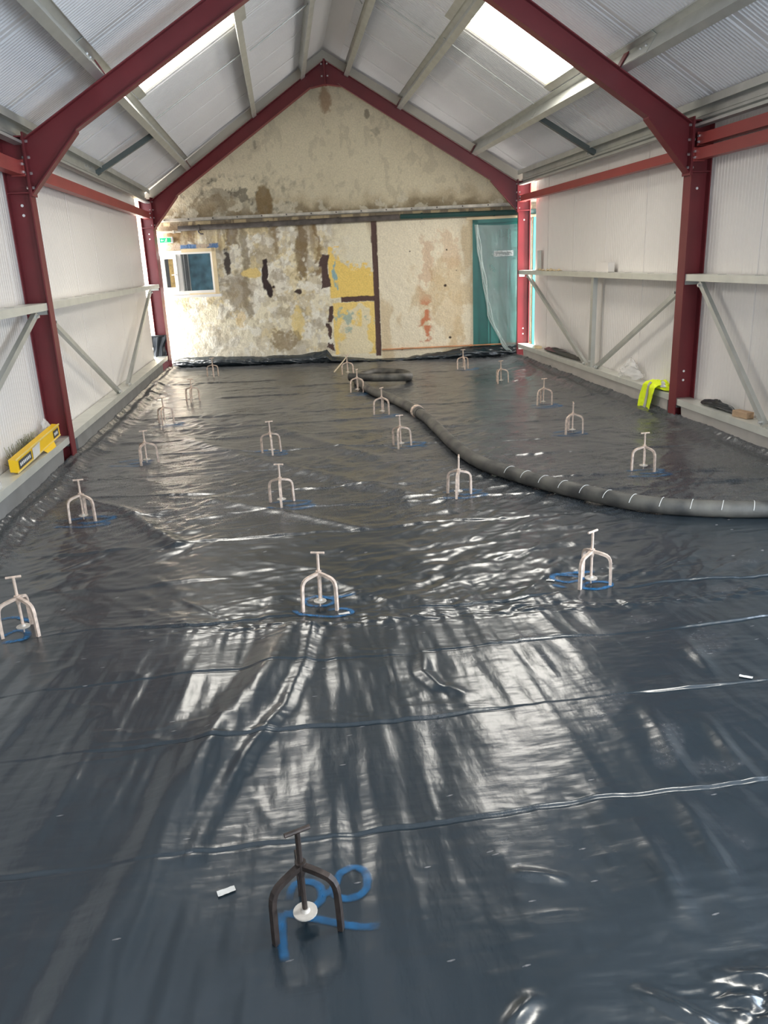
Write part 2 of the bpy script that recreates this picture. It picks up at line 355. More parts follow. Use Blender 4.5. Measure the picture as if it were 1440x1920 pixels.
# lower wall: flaking white over brown-grey, and cream towards the right
C_ = lay(C_, low, col(236, 226, 198))
lft = 1 - sstep(2.3, 3.0, uu)
C_ = lay(C_, low * lft * sstep(.50, .56, fbm(uu*3.4, zz*2.6, 41, 6)) * .45, col(186, 170, 142))
C_ = lay(C_, low * lft * sstep(.53, .58, fbm(uu*6, zz*6, 47, 6)) * .8, col(238, 232, 216))
C_ = lay(C_, low * lft * sstep(.56, .62, fbm(uu*4, zz*5, 53, 6)) * .5, col(150, 134, 108))
C_ = lay(C_, low * lft * sstep(.60, .64, fbm(uu*5, zz*5, 59, 6)) * .45, col(228, 206, 148))
C_ = lay(C_, low * sstep(.60, .66, fbm(uu*12, zz*12, 61, 5)) * lft * .7, col(245, 240, 226))
C_ = lay(C_, low * lft * sstep(.54, .60, fbm(uu*16, zz*12, 62, 5)) * .35, col(150, 132, 104))
C_ = lay(C_, low * lft * (1 - sstep(.2, 1.1, zz + uu*.25)) * .5, col(240, 234, 218))
# brown runs below the pipe
C_ = lay(C_, sstep(.52, .60, fbm(uu*5.5, zz*.25, 67, 4)) * sstep(1.45, 1.9, zz + (stre - .5)*1.2) * low * lft * .55, col(146, 122, 88))
C_ = lay(C_, sstep(.55, .62, fbm(uu*7.5, zz*.3, 71, 4)) * sstep(1.7, 2.0, zz + (stre - .5)*.9) * low * .5, col(156, 132, 96))
for a, b, zb, c in [(.12, .30, 1.86, (150, 116, 70)), (.42, .56, 1.88, (118, 92, 58)), (.95, 1.18, 1.78, (112, 92, 66)), (1.20, 1.30, .72, (130, 116, 92)), (2.05, 2.2, 1.2, (118, 94, 58)), (2.33, 2.40, 1.35, (126, 98, 56)), (1.72, 1.82, 1.6, (140, 118, 84))]:
    C_ = lay(C_, box_mask(a, b, zb, 2.14, .09, .025, .10) * sstep(.36, .46, fine + (zz - zb)*.35) * .75, col(*c))
C_ = lay(C_, box_mask(-.2, .85, 1.77, 1.84, .01) * .8, col(190, 170, 150))
C_ = lay(C_, box_mask(.28, .86, 1.775, 1.84, .01) * sstep(.42, .5, fine), col(96, 126, 166))
C_ = lay(C_, ell(.98, 1.55, .06, .16), col(84, 76, 70))
C_ = lay(C_, ell(1.1, 1.1, .16, .3, .3, .3) * .7, col(146, 130, 106))
C_ = lay(C_, ell(2.0, .62, .10, .22, .3) * .75, col(232, 206, 134))
C_ = lay(C_, ell(1.35, 1.38, .14, .07, .2), col(228, 202, 132))
C_ = lay(C_, ell(1.10, .72, .08, .14, .3) * .5, col(222, 190, 124))
C_ = lay(C_, ell(1.75, .35, .25, .2, .3) * .75, col(150, 130, 96))
# dark missing plaster
C_ = lay(C_, box_mask(1.50, 1.59, 1.12, 1.56, .06), col(66, 52, 50)); C_ = lay(C_, ell(1.60, 1.12, .045, .10), col(60, 48, 46))
C_ = lay(C_, ell(2.03, 1.09, .06, .035), col(78, 64, 56))
# yellow panels between the dark painted timbers
wy = 1 - sstep(.54, .60, fbm(uu*3.5, zz*3.5, 83, 5)) * .0
C_ = lay(C_, box_mask(2.52, 3.19, .98, 1.72, .02, .006, .02) * (1 - ell(2.95, 1.62, .30, .22, .35)), col(244, 210, 118))
C_ = lay(C_, box_mask(2.55, 3.19, .12, .90, .02, .006, .02) * (1 - sstep(.5, .58, fbm(uu*4, zz*4, 89, 5)) * .8), col(242, 212, 130))
C_ = lay(C_, box_mask(2.58, 2.64, 1.1, 1.6, .04) * sstep(.5, .6, fine), col(150, 182, 184))
C_ = lay(C_, ell(2.78, .62, .25, .12, .5) * sstep(.52, .6, fine), col(178, 190, 172))
C_ = lay(C_, box_mask(2.40, 2.53, 1.16, 1.58, .10, .006, .03), col(92, 72, 66))
C_ = lay(C_, box_mask(2.47, 2.54, .60, .86, .06, .006, .03) + box_mask(2.43, 2.52, .18, .58, .10, .006, .03) * (fine > .47), col(92, 72, 66))
C_ = lay(C_, box_mask(3.185 , 3.27, .08, 2.06, .008, .004, .015), col(94, 72, 66))
C_ = lay(C_, box_mask(2.68, 3.19, .905, .985, .012, .004, .015), col(94, 72, 66))
# right cream panel: pink and brown water marks
rt = sstep(3.27, 3.29, uu)
C_ = lay(C_, low * rt * .9, col(236, 224, 198))
C_ = lay(C_, low * rt * sstep(.55, .62, fbm(uu*3, zz*1.6, 97, 6)) * .6, col(206, 182, 140))
rn = np.abs(uu - 3.98 - (stre - .5)*.15 - (zz - .9)*.05)
C_ = lay(C_, low * (1 - sstep(.05, .16, rn + h1*.12)) * sstep(.2, .5, zz) * .45 * sstep(.42, .55, fine), col(196, 150, 110))
C_ = lay(C_, low * (1 - sstep(.03, .10, rn + h1*.1)) * (1 - sstep(.75, 1.0, zz)) * sstep(.25, .3, zz) * sstep(.45, .55, fine), col(206, 132, 96))
C_ = lay(C_, ell(4.35, 1.55, .12, .25, .5, .3) * .5 * low, col(208, 176, 140)); C_ = lay(C_, ell(4.3, .75, .2, .4, .5, .3) * .45 * low, col(210, 184, 140))
for cu, cz, r in [(4.27, 1.09, .02), (4.33, .32, .018), (4.44, 1.3, .01), (1.66, 1.17, .02), (3.75, 1.6, .012), (4.3, 1.6, .012)]:
    C_ = lay(C_, ell(cu, cz, r, r, .1), col(70, 56, 46))
# band between strip and pipe, mould and damp above the strip
C_ = lay(C_, sstep(2.02, 2.05, zz) * (1 - sstep(2.17, 2.20, zz)) * .85, col(104, 88, 68))
C_ = lay(C_, sstep(2.10, 2.12, zz) * (1 - sstep(2.15, 2.17, zz)) * sstep(.48, .56, fbm(uu*8, zz*2, 113)) * .8, col(196, 176, 138))
md = fbm(uu*6, zz*6, 101, 6)
C_ = lay(C_, sstep(2.17, 2.19, zz) * (1 - sstep(2.20, 2.34, zz + (md - .5)*.25)) * .85, col(84, 76, 60))
C_ = lay(C_, sstep(2.2, 2.22, zz) * (1 - sstep(2.26, 2.50, zz + (md - .5)*.4)) * .5, col(160, 140, 106))
C_ = lay(C_, sstep(2.2, 2.22, zz) * (1 - sstep(2.28, 2.55, zz)) * sstep(.54, .6, fbm(uu*9, zz*9, 103, 6)) * .8, col(208, 200, 178))
gm = ell(1.25, 2.48, .6, .26, .35, .5) * sstep(2.2, 2.24, zz)
C_ = lay(C_, gm * sstep(.42, .55, md) * .65, col(128, 120, 104)); C_ = lay(C_, gm * sstep(.58, .64, fbm(uu*14, zz*14, 107, 5)) * .7, col(84, 80, 70))
C_ = lay(C_, ell(1.62, 2.40, .13, .22, .12) * .9, col(128, 106, 70)); C_ = lay(C_, ell(.8, 2.38, .3, .12, .3) * .6, col(128, 110, 80))
C_ = lay(C_, ell(2.62, 3.72, .06, .16, .4, .4) * .7, col(140, 104, 72)); C_ = lay(C_, ell(3.2, 3.5, .04, .06, .4) * .7, col(110, 100, 84))
C_ = lay(C_, ell(1.55, 3.15, .03, .13, .5) * .5, col(110, 102, 88)); C_ = lay(C_, ell(3.3, 3.25, .08, .06, .5) * .4, col(120, 112, 98))
C_ = lay(C_, sstep(.60, .68, fbm(uu*11, zz*7, 109, 5)) * (1 - low) * .22, col(140, 130, 110))
off = np.zeros_like(uu)
off += (fine - .5) * .012 * low + (big - .5) * .01
dark = (C_.sum(-1) < .35) & (zz < 2.0); off += dark * .006                    # missing plaster sits deeper
HOLES = [(-.36, .79, 1.12, 1.745), (4.70, 5.53, -.1, 1.99)]
cu_, cz_ = (uu[:-1, :-1] + uu[1:, 1:])/2, (zz[:-1, :-1] + zz[1:, 1:])/2
cull = np.zeros(cu_.shape, bool)
for a, b, c_, d in HOLES: cull |= (cu_ > a) & (cu_ < b) & (cz_ > c_) & (cz_ < d)
P = np.stack([xw + NN.x*off, yw_ + NN.y*off, zz], -1)
wb = grid_object('wall_back', P, M['plaster'], attrs={'paint': C_}, cull=cull); tag(wb, kind='structure')

def wbox(b, a, c_, z0, z1, o0, o1):   # a box in back-wall coordinates (u, z, offset from the wall plane; negative = into the room)
    q = MB().box(a, c_, o0, o1, z0, z1); q.v = [WP(p[0], p[2], p[1]) for p in q.v]; return b.add(q.v, q.f)
# gable flashing between rafter and roof lining
for nm, ua, ub, za, zb in (('trim_1', -.15, 2.66, ZR - .12, ZR + S*2.614), ('trim_2', 2.66, 5.47, ZR + S*2.614, ZR - .12)):
    b = MB(); sgn = 1 if nm == 'trim_1' else -1
    q = []
    for o_ in (-.16, -.145):
        for (u_, z_) in ((ua, za - .02), (ub, zb - .02), (ub, zb + LIFT + .01), (ua, za + LIFT + .01)): q.append(WP(u_, z_, o_))
    b.add(q, [(0, 1, 2, 3), (7, 6, 5, 4), (0, 4, 5, 1), (1, 5, 6, 2), (2, 6, 7, 3), (3, 7, 4, 0)])
    q = []
    for o_ in (-.20, -.16):
        for (u_, z_) in ((ua, za + .055), (ub, zb + .055), (ub, zb + .075), (ua, za + .075)): q.append(WP(u_, z_, o_))
    b.add(q, [(0, 1, 2, 3), (7, 6, 5, 4), (0, 4, 5, 1), (1, 5, 6, 2), (2, 6, 7, 3), (3, 7, 4, 0)])
    tag(b.build(nm, M['flash']), kind='structure')

# ---- window in the back wall
win = tag(empty('window_1', WP(0.3, 1.42)), kind='structure')
def wpart(b, name, m, par):
    o = b.build(name, m); o.parent = par; o.matrix_parent_inverse = Matrix.Translation(par.location).inverted(); return o
b = MB()
for a, c_, z0, z1 in ((-.37, .80, 1.70, 1.755), (-.37, .80, 1.11, 1.165), (-.37, -.31, 1.165, 1.70), (.735, .80, 1.165, 1.70), (.215, .275, 1.165, 1.70)): wbox(b, a, c_, z0, z1, -.03, .05)
wpart(b, 'window_frame', M['upvc'], win)
b = MB()
for a, c_, z0, z1 in ((.30, .815, 1.725, 1.775), (.765, .825, 1.10, 1.775), (.36, .815, 1.085, 1.125)): wbox(b, a, c_, z0, z1, -.042, -.028)
wpart(b, 'cream_casing', M['wood_cream'], win)
for a0, a1 in ((-.30, -.05), (-.03, .21)):
    b = MB()
    for a, c_, z0, z1 in ((a0, a1, 1.64, 1.70), (a0, a1, 1.165, 1.225), (a0, a0 + .05, 1.225, 1.64), (a1 - .05, a1, 1.225, 1.64)): wbox(b, a, c_, z0, z1, -.055, -.02)
    s_ = wpart(b, 'casement_sash', M['upvc'], win)
    b = MB(); wbox(b, a0 + .04, a1 - .04, 1.21, 1.65, -.012, -.006); g_ = b.build('pane', M['glass'], s_); g_.parent = win; g_.matrix_parent_inverse = Matrix.Translation(win.location).inverted()
    if a0 > -.1:
        b = MB(); wbox(b, a1 - .035, a1 - .015, 1.40, 1.42, -.08, -.05); wbox(b, a1 - .085, a1 - .02, 1.40, 1.415, -.085, -.07); wpart(b, 'handle', M['upvc'], win)
b = MB(); wbox(b, .27, .74, 1.16, 1.705, .0, .006); wpart(b, 'pane', M['glass'], win)
b = MB(); wbox(b, -.45, .86, 1.065, 1.105, -.07, .02); wpart(b, 'sill', M['upvc'], win)
b = MB(); wbox(b, .36, .80, 1.1, 1.76, .09, .10); wpart(b, 'blue_board', M['blue_board'], win)
b = MB(); wbox(b, .345, .357, 1.1, 1.76, .085, .10); wbox(b, .28, .286, 1.1, 1.76, .085, .10); wpart(b, 'board_edge', M['white'], win)
b = MB(); wbox(b, .045, .12, 1.2, 1.66, .08, .09); wpart(b, 'chipboard_strip', M['chip'], win)
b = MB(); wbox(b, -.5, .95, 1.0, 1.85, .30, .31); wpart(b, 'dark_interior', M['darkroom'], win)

# ---- green door in the back wall
door = tag(empty('door_1', WP(5.1, 0)), kind='structure')
b = MB(); wbox(b, 4.685, 4.76, 0, 2.0, -.02, .06); wbox(b, 5.47, 5.54, 0, 2.0, -.02, .06); wbox(b, 4.685, 5.54, 1.95, 2.0, -.02, .06); wpart(b, 'door_frame', M['teal'], door)
b = MB(); wbox(b, 4.60, 5.6, 2.0, 2.035, -.03, .03); wpart(b, 'door_lintel', M['wood_cream'], door)
b = MB(); wbox(b, 4.76, 4.865, 0, 1.95, .03, .06); wpart(b, 'side_board', M['teal'], door)
b = MB(); wbox(b, 4.862, 5.48, 0.0, 1.96, .04, .07); leaf = wpart(b, 'door_leaf', M['teal'], door)
for a, c_, z0, z1 in ((4.91, 5.12, 1.55, 1.87), (5.20, 5.43, 1.55, 1.87), (4.91, 5.12, .95, 1.47), (5.20, 5.43, .88, 1.47), (4.91, 5.12, .12, .80), (5.20, 5.43, .12, .72)):
    b = MB(); t_ = .024
    for q in ((a, c_, z1 - t_, z1), (a, c_, z0, z0 + t_), (a, a + t_, z0, z1), (c_ - t_, c_, z0, z1)): wbox(b, *q, .026, .042)
    wbox(b, a + .045, c_ - .045, z0 + .045, z1 - .045, .030, .042)
    wpart(b, 'door_panel', M['teal_gloss'], door)
b = MB(); wbox(b, 5.0, 5.285, 1.475, 1.555, .018, .026); sign_p = wpart(b, 'door_sign', M['white'], door)
def text_obj(s, u_, z_, size, off_, m, par, name='sign_lettering'):
    cu = bpy.data.curves.new(name, 'FONT'); cu.body = s; cu.size = size; cu.align_x = 'CENTER'; cu.align_y = 'CENTER'; cu.extrude = .0008; cu.offset = .0022
    t = bpy.data.objects.new('tmp', cu); COL.objects.link(t); bpy.context.view_layer.update()
    me = bpy.data.meshes.new_from_object(t); bpy.data.objects.remove(t, do_unlink=True)
    o = bpy.data.objects.new(name, me); COL.objects.link(o); me.materials.clear(); me.materials.append(m)
    p = WP(u_, z_, off_)
    o.matrix_world = Matrix(((DD.x, 0, -NN.x, p[0]), (DD.y, 0, -NN.y, p[1]), (0, 1, 0, p[2]), (0, 0, 0, 1)))
    mw = o.matrix_world.copy(); o.parent = par; o.matrix_parent_inverse = Matrix.Translation(par.location).inverted(); o.matrix_world = mw
    return o
text_obj('Private', 5.143, 1.515, .082, .0165, M['black_print'], door)
# teal frame post seen beside the right column, daylight from the gap painted in
b = MB(); wbox(b, 5.565, 5.63, 0, 2.0, -.07, .0); tag(b.build('trim_3', M['teal_lit']), kind='structure')

# ---- kerbs below the bottom rails
for nm, x0, x1, runs in (('baseboard_left', XL - .045, XL - .025, ((YB, 6.50), (6.95, 12.2))), ('baseboard_right', XR + .025, XR + .045, ((3.0, 6.66), (6.9, 11.5)))):
    e_ = tag(empty(nm), kind='structure')
    for a, c_ in runs:
        b = MB(); prof = [(a, -.04), (c_ - .10, -.04), (c_ - .06, .02), (c_ - .03, .08), (c_ - .01, .17), (a, .17)]
        b.prism([(p[0], p[1]) for p in prof], (x0, 0, 0), (x1, 0, 0), (0, 1, 0), (0, 0, 1)); b.build('kerb_panel', M['kerb'] if 'left' in nm else M['kerb_lit'], e_)

# ================================================================== MEMBRANE
TRI = [(-.053, 1.485, .0, 1), (.06, 3.30, .0, 1), (1.345, 3.29, .0, 1), (-1.24, 3.30, .0, 1), (-1.355, 4.95, .25, 1), (-.07, 5.01, .1, 1), (1.06, 4.95, .6, 1), (2.425, 5.16, .25, 1),
       (-.19, 6.55, 1.0, 1), (.905, 6.48, .7, 1), (2.40, 6.47, .05, 1), (-1.18, 6.52, 1.6, 1), (.905, 7.92, -.15, 1), (2.59, 7.86, .0, 1), (-1.27, 8.22, 1.4, 1), (.795, 9.42, .5, 1),
       (-1.14, 9.55, 1.7, 1), (.815, 11.03, -.25, 1), (2.415, 10.93, .15, 1), (2.595, 9.48, .8, 1), (-1.10, 11.58, .5, 1)]
ys = np.concatenate([np.arange(YB, 1.05, .04), np.arange(1.05, 3.5, .0034), np.arange(3.5, 7, .011), np.arange(7, 13.05, .022), [13.05]])
xs = np.concatenate([[XL - .024, XL - .02], np.arange(XL - .012, XR + .015, .0115), [XR + .02, XR + .024]])
X, Y = np.meshgrid(xs, ys); YM = ys[-1]
Yg = np.where(Y > 6.5, 6.5 + (Y - 6.5) * (ywall(X) - .012 - 6.5) / (YM - 6.5), Y); Y = Yg
near = 1 - sstep(3.2, 3.8, Y); mid = sstep(2.9, 3.5, Y) * (1 - sstep(7.5, 9.5, Y)); far = sstep(6, 8, Y)
H = np.zeros_like(X)
pat = sstep(.38, .62, fbm(X*1.3, Y*1.1, 201, 3))
xf_ = X + (Y - 2.2) * (.14 * np.sign(X - .3) * np.minimum(1, np.abs(X - .3)) ) * .9
H += near * .0062 * (fbm(xf_*9, Y*1.1, 203, 3) - .5) * 2 * (.35 + pat)
H += near * .0030 * (fbm(xf_*22, Y*2.6, 205, 3) - .5) * 2 * pat
H += near * .0016 * (fbm(X*11, Y*24, 206, 3) - .5) * 2 * (1 - pat*.5)
H += near * .012 * (fbm(X*2.2, Y*1.6, 207, 2) - .5) * 2
dg = X*.75 + Y*.66; dg2 = X*.66 - Y*.75
H += mid * .0045 * (np.abs(fbm(X*2.0 + Y*.9, Y*6.5 - X*1.3, 211, 3) - .5) * -4 + .5) * (.3 + pat)
H += mid * .0075 * (fbm(dg*7, dg2*1.8, 213, 3) - .5) * 2 * sstep(.4, .6, fbm(X*1.1, Y*1.1, 215, 2))
H += mid * .0030 * (fbm(X*8, Y*15, 217, 3) - .5) * 2
H += sstep(2.9, 3.4, Y) * .007 * (np.abs(fbm(dg*3.2, dg2*9, 223, 3) - .5) * -4 + .6) * sstep(.42, .6, fbm(X*.9 + 5, Y*.9, 225, 2))
H += far * .0070 * (fbm(X*2.4, Y*5.0, 219, 4) - .5) * 2 + far * .003 * (fbm(X*7, Y*13, 221, 2) - .5) * 2
def crisp(u_, v_, seed, k): return np.clip(1 - np.abs(fbm(u_, v_, seed, 3) - .5) * k, 0, 1)**1.5
md_ = sstep(2.95, 3.6, Y)
H += md_ * .0042 * crisp(X*1.3 + Y*.5, Y*4.2 - X*.5, 281, 11) * sstep(.36, .6, fbm(X*1.2, Y*1.2 + 9, 283, 2))
H += md_ * .0046 * crisp(dg*3.4, dg2*1.1, 285, 12) * sstep(.42, .62, fbm(X*1.0 + 4, Y*1.0, 287, 2))
H += md_ * .0036 * crisp(dg2*4.2, dg*1.2, 289, 12) * sstep(.46, .64, fbm(X*1.1 + 14, Y*1.0, 291, 2))
H += near * .0022 * crisp(X*3.2 + Y*.4, Y*1.2, 293, 12) * sstep(.40, .6, fbm(X*1.4 + 3, Y*1.3, 295, 2))
H += near * .0016 * crisp(X*2.0, Y*5.5, 297, 12) * sstep(.45, .6, fbm(X*1.6 + 8, Y*1.6, 299, 2))
# long fold lines every half metre across the sheet
lines = [(1.83, .012), (2.36, .006), (2.82, .010), (3.26, -.01), (3.80, .02), (4.38, .02), (4.92, -.06), (5.36, -.10), (5.95, -.05), (6.6, -.12), (7.2, -.05), (7.75, .04), (8.4, -.06), (9.0, .05), (9.6, -.05), (10.2, .0), (10.9, -.06), (11.6, -.12)]
crumple = (fbm(X*26, Y*26, 231, 3) - .5) * 2; crumple2 = np.abs(fbm(X*13 + Y*5, Y*17, 233, 3) - .5) * 2
for i, (y0, sl) in enumerate(lines):
    wob = (fbm(X*2.3 + i*7, X*0 + i, 241, 3) - .5) * (.055 if y0 < 3.2 else .11)
    D = Y - (y0 + sl * X + wob); sc = 1 + .10 * max(0, y0 - 2)
    strength = .12 + 1.1 * sstep(.30, .68, fbm(X*2.2 + i*3.1, X*0 + i*1.7, 243, 3))
    if y0 in (3.80, 9.0): strength = strength * .35
    lip = .2 + 3.2 * sstep(.56, .70, fbm(X*4 + i*2.3, X*0 + i, 245, 2))
    H += strength * np.where(D > 0, .0042 * sc * np.exp(-D/.13) + .0007 * lip * np.exp(-(D/(.012*sc))**2), (.0042 * sc + .0007 * lip) * np.exp(-(D/(.0024*sc))**2)) - strength * .0018 * np.exp(-((D + .010*sc)/(.005*sc))**2)
    H += crumple2 * .006 * np.exp(-((D - .03)/.05)**2) * strength * (.25 if y0 < 3.1 else .6)
H += crumple2 * .014 * np.exp(-((Y - 3.17 + .05*X)/.055)**2) * sstep(-.9, -.2, X)
def polyd(pts):
    best = np.full(X.shape, 9.); side = np.zeros(X.shape); tpar = np.zeros(X.shape)
    for k, ((ax, ay), (bx, by)) in enumerate(zip(pts[:-1], pts[1:])):
        dx, dy = bx-ax, by-ay; L2 = dx*dx + dy*dy; t = np.clip(((X-ax)*dx + (Y-ay)*dy)/L2, 0, 1)
        d = np.hypot(X-ax-t*dx, Y-ay-t*dy); sg = np.sign((X-ax)*dy - (Y-ay)*dx); m_ = d < best
        best = np.where(m_, d, best); side = np.where(m_, sg, side); tpar = np.where(m_, k + t, tpar)
    return best, side, tpar
d, sd, tp = polyd([(-.05, 3.15), (-.14, 2.82), (-.23, 2.62), (-.335, 2.38), (-.40, 2.12), (-.48, 1.8), (-.55, 1.5), (-.62, 1.15)])
fade = .35 + .65 * sstep(1.9, 2.3, Y); sdd = d * sd
H += fade * np.where(sdd > 0, .030*np.exp(-(d/.075)**2), .030*np.exp(-(d/.10)**2)) * (Y < 3.3)
d2, sd2, tp2 = polyd([(.02, 3.12), (-.02, 2.82), (-.10, 2.5), (-.20, 2.3), (-.28, 2.08), (-.36, 1.8)])
H += fade * .013 * np.exp(-(d2/.028)**2) + crumple2 * .003 * np.exp(-(d2/.05)**2) * (Y < 3.2) * (Y > 2.3)
d3, _, t3 = polyd([(.46, 2.85), (.42, 2.66), (.46, 2.55), (.58, 2.44)]); H += .012 * np.exp(-(d3/.026)**2) * np.sin(np.pi*np.clip(t3/3, 0, 1))**.9
d3, _, _ = polyd([(-1.5, 5.5), (-1.1, 5.1), (-.85, 4.6), (-.7, 4.36)]); H += .022 * np.exp(-(d3/.05)**2)
d3, _, _ = polyd([(-.9, 7.2), (-.3, 6.3), (.25, 5.6), (.7, 5.05)]); H += .022 * np.exp(-(d3/.09)**2)
d3, _, _ = polyd([(-.2, 7.6), (.3, 6.7), (.62, 6.1)]); H += .018 * np.exp(-(d3/.07)**2)
d3, _, _ = polyd([(-.55, 5.2), (-.1, 4.85), (.35, 4.4)]); H += .013 * np.exp(-(d3/.05)**2)
for a in [((1.02, 1.82), (1.0, 1.62), (.985, 1.42)), ((1.14, 2.3), (1.10, 2.05), (1.09, 1.85)), ((1.30, 2.2), (1.27, 2.0), (1.26, 1.8)), ((.86, 1.75), (.845, 1.55), (.83, 1.35)), ((1.5, 2.75), (1.46, 2.4)), ]:
    d3, s3, t3 = polyd(list(a)); H += .010 * np.exp(-(d3/(.022 + .02*fbm(Y*4, X*4, 259, 2)))**2) * np.sin(np.pi*np.clip(t3/(len(a) - 1), 0, 1))**1.2
for a in [((.60, 1.55), (.46, 1.60)), ((2.6, 4.9), (3.1, 4.7)), ((1.0, 1.18), (1.3, 1.26)), ((.80, 1.25), (1.15, 1.16)), ((.62, 1.24), (.78, 1.10)), ((.32, 1.16), (.42, 1.25)), ((2.7, 5.1), (3.0, 4.98))]:
    d3, _, t3 = polyd(list(a)); H += .013 * np.exp(-(d3/.018)**2) * np.sin(np.pi*np.clip(t3, 0, 1))
H += crumple2 * .05 * np.exp(-(((X - 1.02)/.22)**2 + ((Y - 1.17)/.08)**2))
# edge rolls and upturns along the walls
eL = X - (XL - .024); eR = (XR + .024) - X; wobL = (fbm(Y*1.7, X*0, 251, 3) - .5) * .10
H += .050 * np.exp(-((eL - .10 + wobL)/.065)**2) * (.45 + .8 * fbm(Y*2.2, X*0 + 3, 253, 3)) + .05 * np.exp(-(eL/.035)**2)
H += .045 * np.exp(-((eR - .13 + wobL)/.09)**2) * (.3 + .8 * fbm(Y*2.0, X*0 + 7, 255, 3)) + .06 * np.exp(-(eR/.05)**2)
H += crumple2 * .016 * (np.exp(-((eL - .12)/.14)**2) * .7 + np.exp(-((eR - .15)/.16)**2) * sstep(4, 8, Y))
eB = ywall(X) - .012 - Y
H += crumple2 * .03 * np.exp(-((eB - .08)/.12)**2)
for tx, ty, _, _ in TRI:                                            # the tripods hold the sheet down flat
    wgt = np.exp(-(((X - tx)/.12)**2 + ((Y - ty)/.12)**2)**2); H *= 1 - .8*wgt
H = np.maximum(H, -.035)
# dust and boot prints; the paler far floor also stands in for wall reflection
dust = .10 * sstep(.5, .75, fbm(X*1.6, Y*1.6, 261, 4)) + .62 * sstep(3.2, 6.5, Y) * (.4 + fbm(X*3, Y*3, 263, 3))  # far term is partly dust, partly brightening in place of wall reflection
rng = random.Random(5)
prints = [(1.62, 2.75, .4), (1.55, 2.62, .5), (1.45, 2.95, .3), (1.75, 3.05, .2), (1.02, 2.32, .9), (1.10, 2.05, 1.0), (1.12, 1.72, 1.4), (.50, 1.73, 1.5), (1.2, 2.85, .3), (.85, 2.85, .5), (.95, 2.7, .5), (1.25, 1.95, .3), (2.05, 3.9, .2), (1.7, 4.1, .1), (2.1, 3.4, .1), (1.6, 3.55, .1), (1.4, 3.8, .2), (1.9, 3.15, .2), (1.2, 4.0, .2), (2.3, 4.0, .1), (2.2, 3.6, .15), (-.55, 1.95, .2), (-.42, 2.0, .2), (-.6, 1.62, .1), (.38, 2.3, 1.2)]
for px, py, an in prints:
    ca, sa = math.cos(an), math.sin(an); A = (X - px)*ca + (Y - py)*sa; B_ = -(X - px)*sa + (Y - py)*ca
    m_ = (1 - sstep(.8, 1.1, np.sqrt((A/.14)**2 + (B_/.052)**2)))
    tread = .5 + .5*np.sin(A*170 + 1.5*np.sin(B_*110)) * np.cos(B_*150)
    dust = np.maximum(dust, m_ * (.05 + .26*tread) * sstep(.25, .6, fbm(X*9, Y*9, 265, 2)) * (1.0 if px > .3 else .3))
speck = (np.random.default_rng(3).random(X.shape) > .9993) * (Y > 1.2); dust = np.maximum(dust, speck * 2.2)
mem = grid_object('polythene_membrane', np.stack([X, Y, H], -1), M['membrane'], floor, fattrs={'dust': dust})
mem['label'] = 'black shiny wrinkled polythene sheet covering the whole floor'
def hz(x, y):
    i = np.argmin(np.abs(xs - x)); j = np.argmin(np.abs(Yg[:, i] - y)); return float(H[j, i])
def hmax(x, y, r=.012):
    return max(hz(x + a, y + b) for a in (-r, 0, r) for b in (-r, 0, r))
# flap turned up against the back wall, a part of the sheet
NUf, NVf = 420, 26
uf = np.linspace(-.02, 5.45, NUf)[None, :].repeat(NVf, 0); vf = np.linspace(0, 1, NVf)[:, None].repeat(NUf, 1)
ctrl = [(-.1, .10), (.2, .15), (.6, .16), (1.0, .14), (1.5, .13), (2.0, .14), (2.3, .17), (2.42, .20), (2.5, .10), (2.9, .06), (3.3, .03), (3.7, .05), (4.2, .11), (4.5, .16), (4.9, .17), (5.2, .19), (5.5, .2)]
top = np.interp(uf[0], [c[0] for c in ctrl], [c[1] for c in ctrl]) + (fbm(uf[0]*9, uf[0]*0, 271, 3) - .5)*.03
fz = vf * top[None, :]; crf = fbm(uf*5 + vf*2, vf*2.2 - uf*1.5, 273, 4)
fo = -.020 - .09 * np.sin(np.pi*vf)**.8 * (.35 + crf) - .05*(1 - vf) + .0
fo = np.minimum(fo, -.02); fz = fz + (fbm(uf*7, vf*4, 275, 3) - .5) * .03 * np.sin(np.pi*vf) + .005
Pf = np.zeros((NVf, NUf, 3)); base = np.array([XL, Y2L])
Pf[..., 0] = XL + DD.x*uf + NN.x*(.30 + fo); Pf[..., 1] = Y2L + DD.y*uf + NN.y*(.30 + fo); Pf[..., 2] = fz
grid_object('upturned_flap', Pf, M['membrane'], mem, fattrs={'dust': np.full(uf.shape, .04)})

